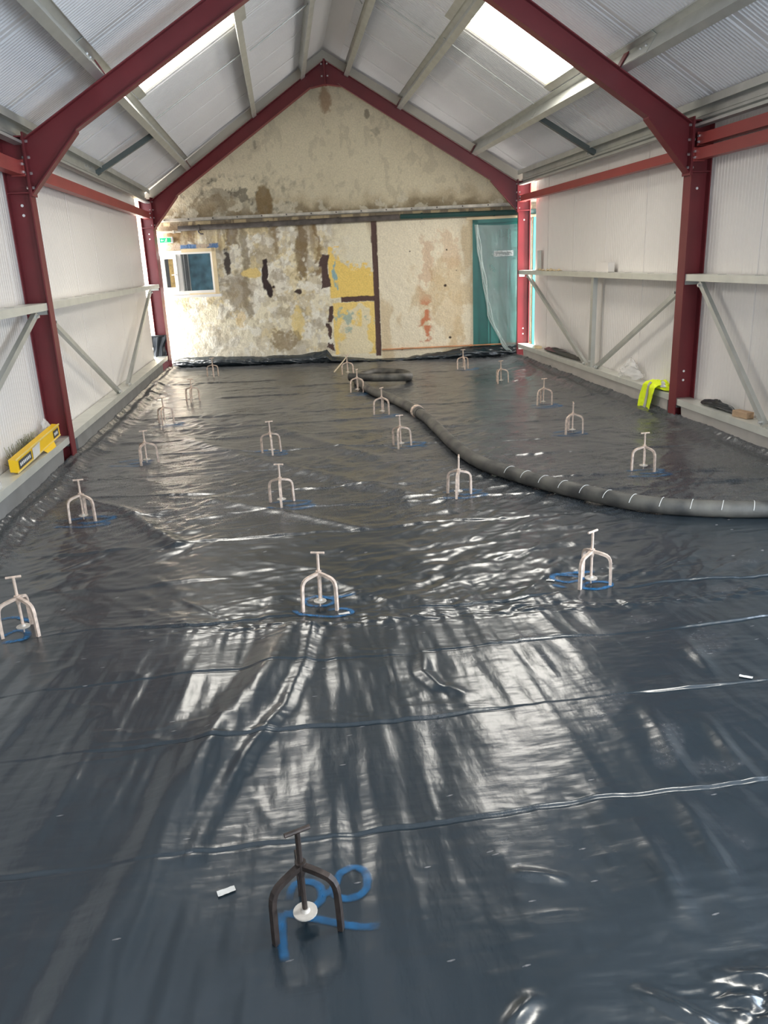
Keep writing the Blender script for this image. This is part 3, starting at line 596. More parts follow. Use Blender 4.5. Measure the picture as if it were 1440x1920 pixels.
# blue spray-paint marks: thin ribbons lying on the sheet
def smooth_path(pts, step=.012):
    pts = [Vector((p[0], p[1], 0)) for p in pts]; out = []
    for i in range(len(pts) - 1):
        p0, p1, p2, p3 = pts[max(i-1, 0)], pts[i], pts[i+1], pts[min(i+2, len(pts)-1)]; nseg = max(2, int((p2-p1).length/step))
        for k in range(nseg):
            t = k/nseg; out.append(.5*((2*p1) + (p2-p0)*t + (2*p0-5*p1+4*p2-p3)*t*t + (3*p1-p0-3*p2+p3)*t**3))
    return out + [pts[-1]]
def spray(strokes, width=.03, op=1.0):
    b = MB(); cov = []
    for st in strokes:
        p = smooth_path(st); N = len(p); cs = (-1, -.55, 0, .55, 1); base_ = len(b.v); vs_ = []
        for i, q in enumerate(p):
            t = (p[min(i+1, N-1)] - p[max(i-1, 0)]).normalized(); nrm = Vector((-t.y, t.x, 0))
            e_ = min(1, i/2.5, (N-1-i)/2.5)
            for c_ in cs:
                r_ = q + nrm*c_*width/2*(.9 + .2*rnd.random()); vs_.append((r_.x, r_.y, hmax(r_.x, r_.y, .006) + .0022)); cov.append((1 - abs(c_)**3)*op*e_)
        b.add(vs_, [(i*5 + k, i*5 + k+1, (i+1)*5 + k+1, (i+1)*5 + k) for i in range(N-1) for k in range(4)])
    me = bpy.data.meshes.new('paint_mark'); me.from_pydata(b.v, [], b.f); me.materials.append(M['spray'])
    at = me.attributes.new('cover', 'FLOAT', 'POINT'); at.data.foreach_set('value', cov)
    o = bpy.data.objects.new('paint_mark', me); COL.objects.link(o); o.parent = mem; o['label'] = 'blue sprayed level mark'; return o
spray([[(-.10, 1.60), (-.085, 1.65), (-.05, 1.655), (-.02, 1.63), (-.02, 1.585), (-.06, 1.565), (-.09, 1.58)], [(-.03, 1.60), (.01, 1.615), (.035, 1.67), (.075, 1.69), (.10, 1.66), (.095, 1.61), (.065, 1.585), (.03, 1.585), (.005, 1.615)], [(-.115, 1.57), (-.115, 1.50), (-.11, 1.42)], [(-.115, 1.565), (-.03, 1.53), (.04, 1.50), (.115, 1.48)]], .026, .8)
spray([[(.24, 3.44), (.12, 3.44), (.03, 3.46), (-.01, 3.42), (.03, 3.36), (.10, 3.355), (.135, 3.41), (.09, 3.45)], [(-.06, 3.33), (-.03, 3.28), (.05, 3.24), (.14, 3.22), (.20, 3.25), (.17, 3.30), (.09, 3.305)]], .032)
spray([[(1.42, 3.48), (1.29, 3.485), (1.21, 3.47), (1.19, 3.42), (1.24, 3.38), (1.31, 3.39), (1.33, 3.42), (1.28, 3.46), (1.21, 3.465)], [(1.16, 3.36), (1.22, 3.31)], [(1.30, 3.335), (1.29, 3.29), (1.36, 3.265), (1.43, 3.30), (1.41, 3.34), (1.35, 3.35), (1.29, 3.325)]], .032)
spray([[(-1.42, 3.50), (-1.33, 3.52), (-1.22, 3.44)], [(-1.34, 3.30), (-1.29, 3.37), (-1.23, 3.35), (-1.22, 3.28), (-1.31, 3.26)]], .035)
for tx, ty, a in [(-1.33, 4.93, 0), (-.05, 4.98, .2), (1.08, 4.93, .0), (2.43, 5.10, .1), (-.21, 6.52, .0), (.95, 6.45, .4), (2.36, 6.50, 0), (-1.32, 6.5, 0), (.93, 7.82, .2), (2.58, 7.80, 0), (-1.24, 8.1, 0), (.8, 9.3, 0), (2.46, 10.85, .2)]:
    k = rnd.random()*.04
    spray([[(tx - .13, ty + .07 + a*.05), (tx, ty + .10), (tx + .12 + k, ty + .06), (tx + .06, ty), (tx - .06, ty + .01)], [(tx - .15 - k, ty - .05), (tx, ty - .09), (tx + .14, ty - .06), (tx + .1, ty - .01), (tx - .02, ty - .03)]], .045, .62)

# ================================================================== STEEL FRAMES
def portal(name, yl, yr, label, lit):
    W = math.hypot(XR - XL, yr - yl); ang = math.atan2(yr - yl, XR - XL)
    root = empty(name, (XL, yl, 0), ang); tag(root, label, 'steel frame')
    Bf, tf, tw, Dc = .128, .010, .008, .175; m = M['red']
    yc = Bf/2
    def part(b, nm, mt=m): return b.build(nm, mt, root)
    up = W/2
    for s in (0, 1):
        X_ = (lambda u: u) if s == 0 else (lambda u: W - u)
        def bx(b, a, c_, *r): x0, x1 = sorted((X_(a), X_(c_))); return b.box(x0, x1, *r)
        b = MB(); zt = 2.472
        bx(b, -tf, 0, 0, Bf, -.04, zt); bx(b, -Dc, -Dc + tf, 0, Bf, -.04, zt); bx(b, -Dc + tf, -tf, yc - tw/2, yc + tw/2, -.04, zt)
        colm = part(b, 'column')
        b = MB(); bx(b, -Dc - .03, .03, -.03, Bf + .03, -.055, -.038); part(b, 'base_plate')
        b = MB(); bx(b, -Dc + .005, -.005, 0.002, Bf - .002, zt - .006, zt + .004); part(b, 'column_cap'); b = MB(); bx(b, -Dc + tf, -tf, .004, Bf - .004, 2.08, 2.09); part(b, 'column_stiffener')
        b = MB(); bx(b, .0005, .014, -.008, Bf + .008, 2.06, 2.50); part(b, 'end_plate')
        # rafter: web and two flanges following the slope
        dv = .195; yb0, yb1 = .014, Bf - .014
        def zr(u): return ZR + S*u
        def slab(b, pts, y0, y1):
            n_ = len(pts); b.add([(X_(u), y, z) for y in (y0, y1) for u, z in pts], [tuple(range(n_))[::-1], tuple(range(n_, 2*n_))] + [(i, (i+1) % n_, n_+(i+1) % n_, n_+i) for i in range(n_)])
        b = MB(); ul = .014; uo = up - .004
        slab(b, [(ul, zr(ul)), (uo, zr(uo)), (uo, zr(uo) - .011), (ul, zr(ul) - .011)], yb0, yb1)
        slab(b, [(ul, zr(ul) - .011), (uo, zr(uo) - .011), (uo, zr(uo) - dv + .011), (ul, zr(ul) - dv + .011)], yc - tw/2, yc + tw/2)
        slab(b, [(.385, zr(.385) - dv + .011), (uo - .2, zr(uo - .2) - dv + .011), (uo - .2, zr(uo - .2) - dv), (.385, zr(.385) - dv)], yb0, yb1)
        part(b, 'rafter')
        # haunch below the rafter at the eaves
        b = MB(); uh = .39; zh = zr(uh) - dv
        slab(b, [(ul, zr(ul) - dv + .0125), (uh, zh + .0125), (uh, zh), (ul, 2.09)], yc - tw/2 - .001, yc + tw/2 + .001)
        slab(b, [(ul, 2.09), (uh, zh), (uh, zh - .014), (ul, 2.075)], yb0, yb1)
        part(b, 'haunch')
        b = MB()                                                   # apex haunch: lower flange flattens under the ridge
        ua = up - .21
        slab(b, [(ua, zr(ua) - dv + .004), (up - .002, zr(ua) - dv + .040), (up - .002, zr(up) - dv + .03)], yc - tw/2 - .001, yc + tw/2 + .001)
        slab(b, [(ua, zr(ua) - dv + .004), (up - .002, zr(ua) - dv + .040), (up - .002, zr(ua) - dv + .028), (ua, zr(ua) - dv - .008)], yb0, yb1)
        b.box(*sorted((X_(up - .012), X_(up - .001))), 0, Bf, zr(ua) - dv + .02, zr(up) + .01)
        part(b, 'apex_haunch')
        for zb in (2.12, 2.22, 2.33, 2.44):
            for yb in (.028, Bf - .028):
                for q0, q1 in ((-.010, -.026), (.014, .030)):
                    b = MB(); b.tube([(X_(q0), yb, zb), (X_(q1), yb, zb)], .011, 6); part(b, 'bolt', M['bolt'])
        for zb in ((1.93, 2.0) if s == 0 else (1.96, .44, .36)):   # spare bolt holes show as pale dots on the web
            b = MB(); b.tube([(X_(-.09), yc - .007, zb), (X_(-.09), yc - .003, zb)], .011, 8); part(b, 'bolt_hole', M['white'])
    for zb in (.05, .2):
        for du in (-.03, .03):
            b = MB(); b.tube([(up + du, .02, ZR + S*up - zb), (up + du + (.02 if du > 0 else -.02), .02, ZR + S*up - zb)], .011, 6); part(b, 'bolt', M['bolt'])
    return root
portal('portal_frame', Y1L, Y1R, 'nearer dark red steel portal frame with haunched rafters crossing the top of the view', 0)
portal('portal_frame', Y2L, Y2R, 'farther dark red steel portal frame standing against the old plaster wall', 1)

# ---- purlins (Z sections) with sleeves and cleats
def zsec(d=.150, f=.060, t=.0035, lip=.016):
    return [(-f, 0), (t, 0), (t, d - t), (f, d - t), (f, d - lip), (f + t, d - lip), (f + t, d), (0, d), (0, t), (-f + t, t), (-f + t, lip), (-f, lip)]
PNAMES = {(-1, .637): 'lowest galvanised Z purlin on the left roof slope, just above the eaves', (-1, 1.642): 'middle galvanised Z purlin on the left roof slope, above the left rooflight', (-1, 2.345): 'uppermost galvanised Z purlin on the left roof slope, beside the ridge',
          (1, .637): 'lowest galvanised Z purlin on the right roof slope, below the right rooflight', (1, 1.642): 'middle galvanised Z purlin on the right roof slope, above the right rooflight', (1, 2.345): 'uppermost galvanised Z purlin on the right roof slope, beside the ridge'}
for (side, du), lab in PNAMES.items():
    x = XL + du if side < 0 else XR - du; z = ZR + S*du + .002
    ex = Vector((CS, 0, SN)) if side < 0 else Vector((-CS, 0, SN)); ey = Vector((-SN, 0, CS)) if side < 0 else Vector((SN, 0, CS))
    root = tag(empty('roof_purlin', (x, 0, z)), lab, 'purlin', 'galvanised roof purlins')
    yf = yfar(x) + .10
    MB().prism(zsec(), (0, YB, 0), (0, yf, 0), ex, ey).build('purlin_section', M['galv'], root)
    for yc in ((Y1L + Y1R)/2 + .064,):
        MB().prism([(p[0]*1.0 + (.004 if p[0] >= 0 else -.001), p[1]*.93 + .004) for p in zsec(.150, .056, .004)], (0, yc - .48, 0), (0, yc + .48, 0), ex, ey).build('sleeve', M['galv'], root)
        for dy in (-.4, -.3, .3, .4):
            b = MB(); p_ = ex*.008 + ey*.075; b.tube([p_ + Vector((0, yc + dy, 0)), p_ + ex*.012 + Vector((0, yc + dy, 0))], .010, 6); b.build('bolt', M['bolt'], root)
    for yc in ((Y1L + Y1R)/2 + .064, yfar(x) + .06):
        b = MB(); b.prism([(.012, -.01), (.02, -.01), (.02, .12), (.012, .12)], (0, yc - .045, 0), (0, yc + .045, 0), ex, ey); b.build('cleat', M['red'], root)
# ---- eaves beams
for side in (-1, 1):
    x = (XL - .075) if side < 0 else (XR + .075); sg = -side
    root = tag(empty('eaves_beam', (x, 0, 2.475)), 'galvanised channel eaves beam along the top of the %s wall' % ('left' if side < 0 else 'right'), 'eaves beam')
    t = .004; prof = [(0, -.055), (.075, -.055), (.075, -.035), (.071, -.035), (.071, -.051), (t, -.051), (t, -.012), (.02, .0), (.02, .02), (t, .03), (t, .098), (.071, .098 + .071*S*.8), (.071, .082), (.075, .082), (.075, .102 + .075*S*.8), (0, .102)]
    MB().prism([(p[0]*sg, p[1]) for p in prof], (0, YB, 0), (0, yfar(x) + .06, 0), (1, 0, 0), (0, 0, 1)).build('beam_section', M['galv'], root)
    b = MB(); b.box(-.05, .05, 9.05, 9.12, .0, .004)
    for yb in (9.25, 9.05): 
        q = MB(); q.tube([(sg*.004, yb, .055), (sg*.022, yb, .055)], .013, 6); q.build('bolt', M['bolt'], root)
# ---- anti-sag rods
def rod(a, b_, r, lab, name='sag_rod', m='galv'):
    o = MB().tube([a, b_] if not isinstance(a, list) else a, r, 8).build(name, M[m], None); o['label'] = lab; o['category'] = 'rod'; return o
def rp(side, du, off, y):   # a point above the rafter line
    x = XL + du if side < 0 else XR - du; return (x + side*-1*0 , y, ZR + S*du + off)
rod(rp(-1, .66, .11, 9.27), rp(-1, 1.62, .11, 9.27), .007, 'thin steel sag rod between the lowest and middle purlins on the left slope')
rod(rp(-1, 1.67, .11, 9.42), rp(-1, 2.33, .11, 9.30), .007, 'thin steel sag rod between the middle and uppermost purlins on the left slope')
rod(rp(1, .66, .11, 8.92), rp(1, 1.62, .11, 8.88), .007, 'thin steel sag rod between the lowest and middle purlins on the right slope')
rod(rp(1, 1.67, .11, 9.05), rp(1, 2.33, .11, 9.05), .007, 'thin steel sag rod between the middle and uppermost purlins on the right slope')
a = Vector(rp(-1, 2.36, .10, 9.4)); c = Vector(rp(1, 2.36, .10, 9.45))
rod([a, a + Vector((.03, 0, .05)), a + Vector((.06, 0, .07)), c + Vector((-.06, 0, .07)), c + Vector((-.03, 0, .05)), c], None, .007, 'bent steel tie rod joining the two uppermost purlins across the ridge')
def strut(side, y0, y1):
    a, b_ = Vector(rp(side, .61, .07, y0)), Vector(((XL - .08) if side < 0 else (XR + .08), y1, 2.50))
    root = tag(empty('eaves_strut', b_), 'dark grey angle strut from the eaves beam up to the lowest %s purlin' % ('left' if side < 0 else 'right'), 'strut')
    q = MB().prism([(-.026, -.026), (.026, -.026), (.026, -.021), (-.021, -.021), (-.021, .026), (-.026, .026)], (0, 0, 0), a - b_, (0, 1, 0), (CS*side*-1*-.0 + SN*side, 0, CS)); q.build('strut_section', M['dark_steel'], root)
    MB().box(-.03, .03, -.03, .03, -.045, -.035).build('foot_plate', M['galv'], root)
    MB().tube([(0, 0, -.045), (0, 0, -.02)], .013, 6).build('bolt', M['bolt'], root)
strut(-1, 9.62, 9.53); strut(1, 9.09, 9.04)
# ---- red eaves ties
def tie(x, y0, y1, z0, z1, lab):
    root = tag(empty('eaves_tie', (x, (y0 + y1)/2, z0)), lab, 'steel tie'); L = (y1 - y0)/2
    b = MB(); t = .006; sg = 1 if x < 0 else -1
    b.box(-.04, .04, -L, L, 0, z1 - z0); b.build('tie_beam', M['tie_red'], root)
    for s in (-1, 1):
        q = MB(); q.box(-.05, .05, s*L - (.008 if s > 0 else 0), s*L + (0 if s > 0 else .008), -.008, z1 - z0 + .012); q.build('tie_end_plate', M['tie_red'], root)
        for dz in (.02, z1 - z0 - .02):
            q = MB(); q.tube([(sg*.045, s*(L - .008), dz), (sg*.045, s*(L - .03), dz)], .010, 6); q.build('bolt', M['bolt'], root)
tie(XL - .06, Y1L + .135, Y2L - .008, 2.205, 2.30, 'red steel tie along the left wall between the two frames')
tie(XL - .06, 1.0, Y1L - .008, 2.205, 2.30, 'red steel tie along the left wall on the near side of the nearer frame')
tie(XR + .06, Y1R + .135, Y2R - .008, 2.205, 2.285, 'red steel tie along the right wall between the two frames')
tie(XR + .05, 3.6, Y1R - .008, 2.170, 2.255, 'lower of the two red steel ties on the right wall near the camera')
tie(XR + .075, 3.6, Y1R - .008, 2.285, 2.37, 'upper of the two red steel ties on the right wall near the camera')
# ---- sheeting rails: C sections laid flat, lips turned down on the room side
def rail(side, y0, y1, z, lab, slots=True):
    xi = (XL if side < 0 else XR) + side*.0125; xo = xi + side*.148; t = .004; lip = .055
    root = tag(empty('sheeting_rail', (xi, (y0 + y1)/2, z)), lab, 'rail', 'galvanised wall rails'); L = (y1 - y0)/2
    b = MB(); prof = [(0, 0), (side*.148, 0), (side*.148, -lip), (side*.144, -lip), (side*.144, -t), (side*t, -t), (side*t, -lip + t), (side*.02, -lip + t), (side*.02, -lip), (0, -lip)]
    b.prism(prof, (0, -L, 0), (0, L, 0), (1, 0, 0), (0, 0, 1)); b.build('rail_section', M['galv_light'], root)
    for s in (-1, 1):
        q = MB(); q.box(*sorted((side*.02, side*.15)), *sorted((s*(L - .07), s*(L + .006))), -t - .006, -t); q.box(*sorted((side*.02, side*.15)), *sorted((s*L, s*(L + .006))), -.09, -t); q.build('rail_cleat', M['galv'], root)
    if slots:
        k = -L + .25
        while k < L - .2:
            q = MB(); q.box(*sorted((side*.05, side*.115)), k, k + .016, -.0005, .0012); q.build('slot', M['black_print'], root); k += .52
    return root
yl0, yl1 = Y1L + .075, Y2L + .06; yr0, yr1 = Y1R + .075, Y2R + .06
rail(-1, Y1L + .077, 12.765, 1.285, 'middle galvanised rail on the left wall between the two frames')
rail(-1, YB + .2, Y1L + .051, 1.285, 'middle galvanised rail on the left wall on the near side of the nearer frame')
rail(-1, Y1L + .077, 12.765, .225, 'bottom galvanised rail on the left wall between the two frames', False)
rail(-1, YB + .2, Y1L + .051, .225, 'bottom galvanised rail on the left wall at the view edge, under the yellow carton', False)
rail(1, Y1R + .077, 11.755, 1.27, 'middle galvanised rail on the right wall between the two frames')
rail(1, 3.4, Y1R + .051, 1.275, 'middle galvanised rail on the right wall on the near side of the nearer frame')
rail(1, Y1R + .077, 11.755, .225, 'bottom galvanised rail on the right wall between the two frames, under the yellow vest', False)
rail(1, 3.4, Y1R + .051, .205, 'bottom galvanised rail on the right wall on the near side of the nearer frame', False)
# ---- braces and posts between the rails
def brace(a, b_, lab, w_=.045, name='rail_brace', cat='brace'):
    a, b_ = Vector(a), Vector(b_); root = tag(empty(name, b_), lab, cat)
    d = a - b_; side = -1 if a.x < 0 else 1; ex = Vector((0, d.z, -d.y)).normalized(); ey = Vector((side, 0, 0)); h = w_/2
    MB().prism([(-h, 0), (h, 0), (h, .004), (-h + .004, .004), (-h + .004, .035), (-h, .035)], (0, 0, 0), d, ex, ey).build('brace_section', M['galv'], root)
    for p in (Vector((0, 0, 0)), d):
        q = MB(); s = d.normalized()*(.03 if p.length < .01 else -.03)
        q.box(p.x + s.x - .004, p.x + s.x + .004, p.y + s.y - .035, p.y + s.y + .035, p.z + s.z - .016, p.z + s.z + .016); q.build('end_cleat', M['galv'], root)
        q = MB(); c_ = p + s; q.tube([(c_.x - side*.004, c_.y, c_.z), (c_.x - side*.022, c_.y, c_.z)], .012, 6); q.build('bolt', M['bolt'], root)
xl, xr = XL - .03, XR + .03
brace((xl, Y1L + .16, 1.14), (xl, 9.0, .235), 'grey steel brace on the left wall falling from the nearer frame to the rail')
brace((xl, 12.0, 1.20), (xl, 9.5, .235), 'grey steel brace on the left wall rising to the farther frame')
brace((xl, 6.42, 1.21), (xl, 3.75, .235), 'grey steel brace at the left edge of the view meeting the nearer left column')
brace((xr, 11.35, 1.20), (xr, 9.02, .235), 'grey steel brace on the right wall falling from the farther frame to the post foot')
brace((xr, Y1R + .16, 1.13), (xr, 8.72, .235), 'grey steel brace on the right wall rising from the post foot to the nearer frame')
brace((xr, 6.50, 1.21), (xr, 5.40, .215), 'grey steel brace on the right wall on the near side of the nearer right column')
def post(x, y, z0, z1, lab):
    root = tag(empty('rail_post', (x, y, z0)), lab, 'post')
    MB().prism([(-.035, 0), (.035, 0), (.035, .05), (.031, .05), (.031, .004), (-.031, .004), (-.031, .05), (-.035, .05)], (0, 0, 0), (0, 0, z1 - z0), (0, 1, 0), (1, 0, 0)).build('post_section', M['galv'], root)
    MB().box(-.01, .06, -.05, .05, 0.0, .006).build('foot_plate', M['galv'], root)
    for dy in (-.02, .02): MB().tube([(-.012, dy, .06), (.0, dy, .06)], .010, 6).build('bolt', M['bolt'], root)
post(XR + .03, 8.88, .226, 1.214, 'upright galvanised post between the rails on the right wall, between the frames')
post(XR + .03, 5.30, .206, 1.219, 'upright galvanised post between the rails at the right edge of the view')

# ================================================================== ITEMS ON THE BACK WALL
# exit sign
ex_root = tag(empty('exit_sign', WP(.05, 1.91)), 'green and white running-man emergency exit sign box above the window', 'exit sign')
b = MB(); wbox(b, -.10, .19, 1.868, 1.955, -.06, -.004); wpart(b, 'sign_box', M['white'], ex_root)
b = MB(); wbox(b, -.075, .165, 1.879, 1.944, -.064, -.060); wpart(b, 'sign_face', M['green_sign'], ex_root)
b = MB(); wbox(b, -.035, -.002, 1.884, 1.939, -.066, -.064); wpart(b, 'doorway_symbol', M['white_print'], ex_root)
b = MB()                                                           # running figure
wbox(b, .098, .108, 1.926, 1.936, -.066, -.064)
for (a0, z0, a1, z1) in ((.100, 1.926, .092, 1.905), (.098, 1.922, .112, 1.912), (.098, 1.922, .084, 1.916), (.092, 1.905, .104, 1.897), (.104, 1.897, .104, 1.886), (.092, 1.905, .084, 1.893), (.084, 1.893, .074, 1.891)):
    p, q = Vector(WP(a0, z0, -.065)), Vector(WP(a1, z1, -.065)); b.bar(p, q, .006, .002, NN)
wpart(b, 'running_man', M['white_print'], ex_root)
b = MB(); p = [Vector(WP(u_, z_, -.065)) for u_, z_ in ((.018, 1.911), (.062, 1.911))]; b.bar(p[0], p[1], .007, .002, NN)
for dz in (.012, -.012):
    b.bar(Vector(WP(.018, 1.911, -.065)), Vector(WP(.034, 1.911 + dz, -.065)), .006, .002, NN)
wpart(b, 'arrow', M['white_print'], ex_root)
# steel strip with bolts, pipes
st = tag(empty('steel_strip', WP(2.6, 2.19)), 'long pale weathered steel strip with bolt heads across the old wall', 'steel strip')
b = MB(); wbox(b, -.2, 5.45, 2.175, 2.21, -.055, -.006); wbox(b, -.2, 5.45, 2.165, 2.175, -.02, -.006); wpart(b, 'strip', M['angle'], st)
for k in range(15):
    u_ = .1 + k*.37; b = MB(); b.tube([WP(u_, 2.192, -.054), WP(u_, 2.192, -.068)], .011, 6); wpart(b, 'bolt', M['iron'], st)
def wpipe(name, ua, ub, z, r, m, lab, off_=-.06, zb=None):
    root = tag(empty(name, WP((ua+ub)/2, z)), lab, 'pipe'); b = MB(); b.tube([WP(ua, z, off_), WP((ua+ub)/2, (z + (zb or z))/2, off_), WP(ub, zb or z, off_)], r, 12); wpart(b, 'pipe_run', M[m], root)
    k = ua + .3
    while k < ub:
        zz_ = z + ((zb or z) - z)*(k - ua)/(ub - ua)
        b = MB(); b.tube([WP(k, zz_, off_), WP(k + .03, zz_, off_)], r + .008, 12); wbox(b, k, k + .03, zz_ - .01, zz_ + .01, off_, -.002); wpart(b, 'pipe_clip', M[m], root); k += 1.05
    return root
pr = wpipe('wall_pipe', .30, 3.62, 2.065, .038, 'iron', 'dark rusty horizontal pipe under the steel strip, left part of the old wall', -.055, 2.085)
b = MB(); b.tube([WP(.60, 2.05, -.06), WP(.61, 2.0, -.075), WP(.64, 1.975, -.085), WP(.68, 1.975, -.085)], .013, 8); wpart(b, 'pipe_hook', M['iron'], pr)
wpipe('wall_pipe', 3.63, 5.6, 2.088, .036, 'green_pipe', 'dark green horizontal pipe above the green door', -.055, 2.075)
wpipe('wall_pipe', -.1, .33, 2.025, .016, 'angle', 'short pale thin pipe above the exit sign', -.03)
wpipe('copper_pipe', 3.28, 5.62, .175, .012, 'copper', 'thin copper pipe running low along the old wall towards the green door', -.03, .205)
# polythene curtain over the door
NV, NW = 70, 46
ed = [(1.93, 4.71), (1.55, 4.755), (1.32, 4.79), (1.02, 4.84), (.79, 4.88), (.62, 4.90), (.48, 4.96), (.30, 5.06), (.17, 5.12), (.07, 5.24)]
zv = np.linspace(1.93, .07, NV); le = np.interp(-zv, [-e_[0] for e_ in ed], [e_[1] for e_ in ed]); re_ = np.interp(-zv, [-1.93, -.5, -.07], [5.52, 5.48, 5.40])
s_ = np.linspace(0, 1, NW)[None, :].repeat(NV, 0); zg = zv[:, None].repeat(NW, 1); ug = le[:, None] + (re_ - le)[:, None]*s_
zg = zg + (.02*np.sin(s_*np.pi)*-1)*(zg > 1.5)
og = -.045 - .010*np.sin(s_*s_*22 + zg*2.2 + 3*fbm(s_*3, zg*1.5, 307, 2)) * (1.1 - s_) - .02*np.abs(fbm(s_*8 + zg*2, zg*4 - s_*3, 309, 3) - .5) - .03*(fbm(s_*5, zg*2.5, 301, 3) - .5) - .05*(1.93 - zg)/1.9*(1 - s_)
Pc = np.stack([XL + DD.x*ug + NN.x*(.30 + og), Y2L + DD.y*ug + NN.y*(.30 + og), zg], -1)
cu = grid_object('polythene_curtain', Pc, M['curtain']); tag(cu, 'hanging sheet of translucent dust polythene over the green door', 'curtain')
for k in range(3):                                                 # gathered folds on its free edge
    b = MB(); pts = [WP(float(le[i]) + .012 + .018*k + .01*math.sin(i*.35 + k*2), float(zv[i]), -.075 - .012*k - .04*(1.93 - float(zv[i]))/1.9) for i in range(0, NV, 2)]
    b.tube(pts, [.006 + .006*abs(math.sin(i*.23 + k)) for i in range(len(pts))], 7); b.build('edge_fold', M['curtain'], cu, True)

# ================================================================== SCREED LEVELLING TRIPODS
leg_r = .087
def leg_mesh():
    b = MB(); pts = []
    prof = [(.006, .166), (.030, .161), (.052, .155), (.067, .149), (.077, .140), (.083, .127), (.086, .108), (.0875, .06), (.0885, 0.0)]
    hw, ht = .0098, .0046
    ring = []
    for i, (r, z) in enumerate(prof):
        a, c = prof[max(i-1, 0)], prof[min(i+1, len(prof)-1)]; t = Vector((c[0]-a[0], c[1]-a[1])).normalized(); nrm = Vector((-t.y, t.x))
        for sy, sn in ((-1, -1), (1, -1), (1, 1), (-1, 1)): ring.append((r + nrm.x*sn*ht*1.4, sy*hw*.75, z + nrm.y*sn*ht*1.4))
    n_ = len(prof); fs = [(i*4 + k, i*4 + (k+1) % 4, (i+1)*4 + (k+1) % 4, (i+1)*4 + k) for i in range(n_-1) for k in range(4)] + [(3, 2, 1, 0), tuple(range((n_-1)*4, n_*4))]
    b.add(ring, fs); return b.mesh('leg', M['tripod'])
LEG = leg_mesh()
HUB = MB().tube([(0, 0, .138), (0, 0, .150), (0, 0, .174), (0, 0, .175), (0, 0, .179)], [.0075, .0105, .0105, .0135, .0135], 10).mesh('hub', M['tripod'])
ROD = MB().tube([(0, 0, .034), (0, 0, .262)], .0066, 8).mesh('threaded_rod', M['tripod'])
HAN = MB().tube([(-.031, 0, .265), (.031, 0, .265)], .0056, 8).mesh('handle', M['tripod'])
DISC = MB().tube([(0, 0, .030), (0, 0, .0335), (0, 0, .034), (0, 0, .042)], [.029, .029, .012, .009], 20).mesh('levelling_disc', M['disc'])
PIN = MB().tube([(0, 0, .004), (0, 0, .031)], .003, 6).mesh('point', M['tripod'])
TLAB = ['nearest screed tripod of all, dark against the sheet at the bottom of the view', 'screed tripod in the second row from the camera, middle, over a blue 8-like mark', 'screed tripod in the second row, right, beside two bright blue loops',
        'screed tripod in the second row, cut by the left edge of the view', 'left tripod of the third row, near the left column foot', 'middle-left tripod of the third row, just left of centre', 'tripod of the third row standing against the near side of the hose bend',
        'rightmost tripod of the third row, beyond the hose', 'tripod of the fourth row left of centre, over blue scribble', 'tripod of the fourth row just left of the hose curve', 'tripod of the fourth row on the right, level with the yellow vest', 'leftmost tripod of the fourth row, beside the left column foot',
        'tripod just left of the pale hose coupling', 'right-hand tripod beyond the fourth row, left of the clear plastic bag', 'leftmost tripod of the fifth row, on the shiny sheet by the left edge', 'tripod standing at the near side of the coiled hose end', 'left tripod of the sixth row, in the bright reflection',
        'far tripod just behind the hose coil, beside the thin stick', 'farthest tripod on the right, in front of the green door', 'tripod on the right in the row behind the vest, before the right bottom rail', 'farthest tripod on the left, by the turned-up sheet']
HR = [.35, -.25, .5, .15, .1, -.3, 1.35, .0, .2, .0, 1.3, .2, .9, .2, .4, 1.1, .3, .1, .0, .3, .2]
ROT = [math.radians(96), math.radians(86), math.radians(95), math.radians(86), math.radians(93), math.radians(148), math.radians(-110), math.radians(62), math.radians(-85), math.radians(-112), math.radians(92), math.radians(-112), math.radians(75), math.radians(90), math.radians(-100), math.radians(80), math.radians(-95), math.radians(85), math.radians(-90), math.radians(110), math.radians(40)]
for i, (tx, ty, _, _) in enumerate(TRI):
    base_ang = ROT[i]
    # the two legs seen in front are centred on (tx, ty); the hub stands half a leg radius behind them
    fwd = Vector((math.cos(base_ang), math.sin(base_ang), 0)); cx, cy = tx + fwd.x*leg_r*.5, ty + fwd.y*leg_r*.5
    z0 = max(hmax(cx + leg_r*math.cos(base_ang + k*2*math.pi/3), cy + leg_r*math.sin(base_ang + k*2*math.pi/3), .008) for k in range(3)) - .001
    root = tag(empty('screed_tripod', (cx, cy, z0)), TLAB[i], 'tripod', 'screed levelling tripods on the black sheet')
    root.rotation_euler = (rnd.uniform(-.03, .03) if i else .02, rnd.uniform(-.03, .03), 0)
    for k in range(3):
        l = inst(LEG, 'leg', root); l.rotation_euler.z = base_ang + k*2*math.pi/3
    inst(HUB, 'hub', root); inst(ROD, 'threaded_rod', root); h_ = inst(HAN, 'handle', root); h_.rotation_euler.z = HR[i]
    inst(DISC, 'levelling_disc', root); inst(PIN, 'point', root)
    if i == 0:                                                      # the nearest one has its backlit shade put into a darker colour
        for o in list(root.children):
            if o.name.split('.')[0] in ('leg', 'hub', 'threaded_rod', 'point', 'handle'): o.data = o.data.copy() if o.name.split('.')[0] != 'leg' else o.data; o.material_slots[0].link = 'OBJECT'; o.material_slots[0].material = M['shaded_tripod']

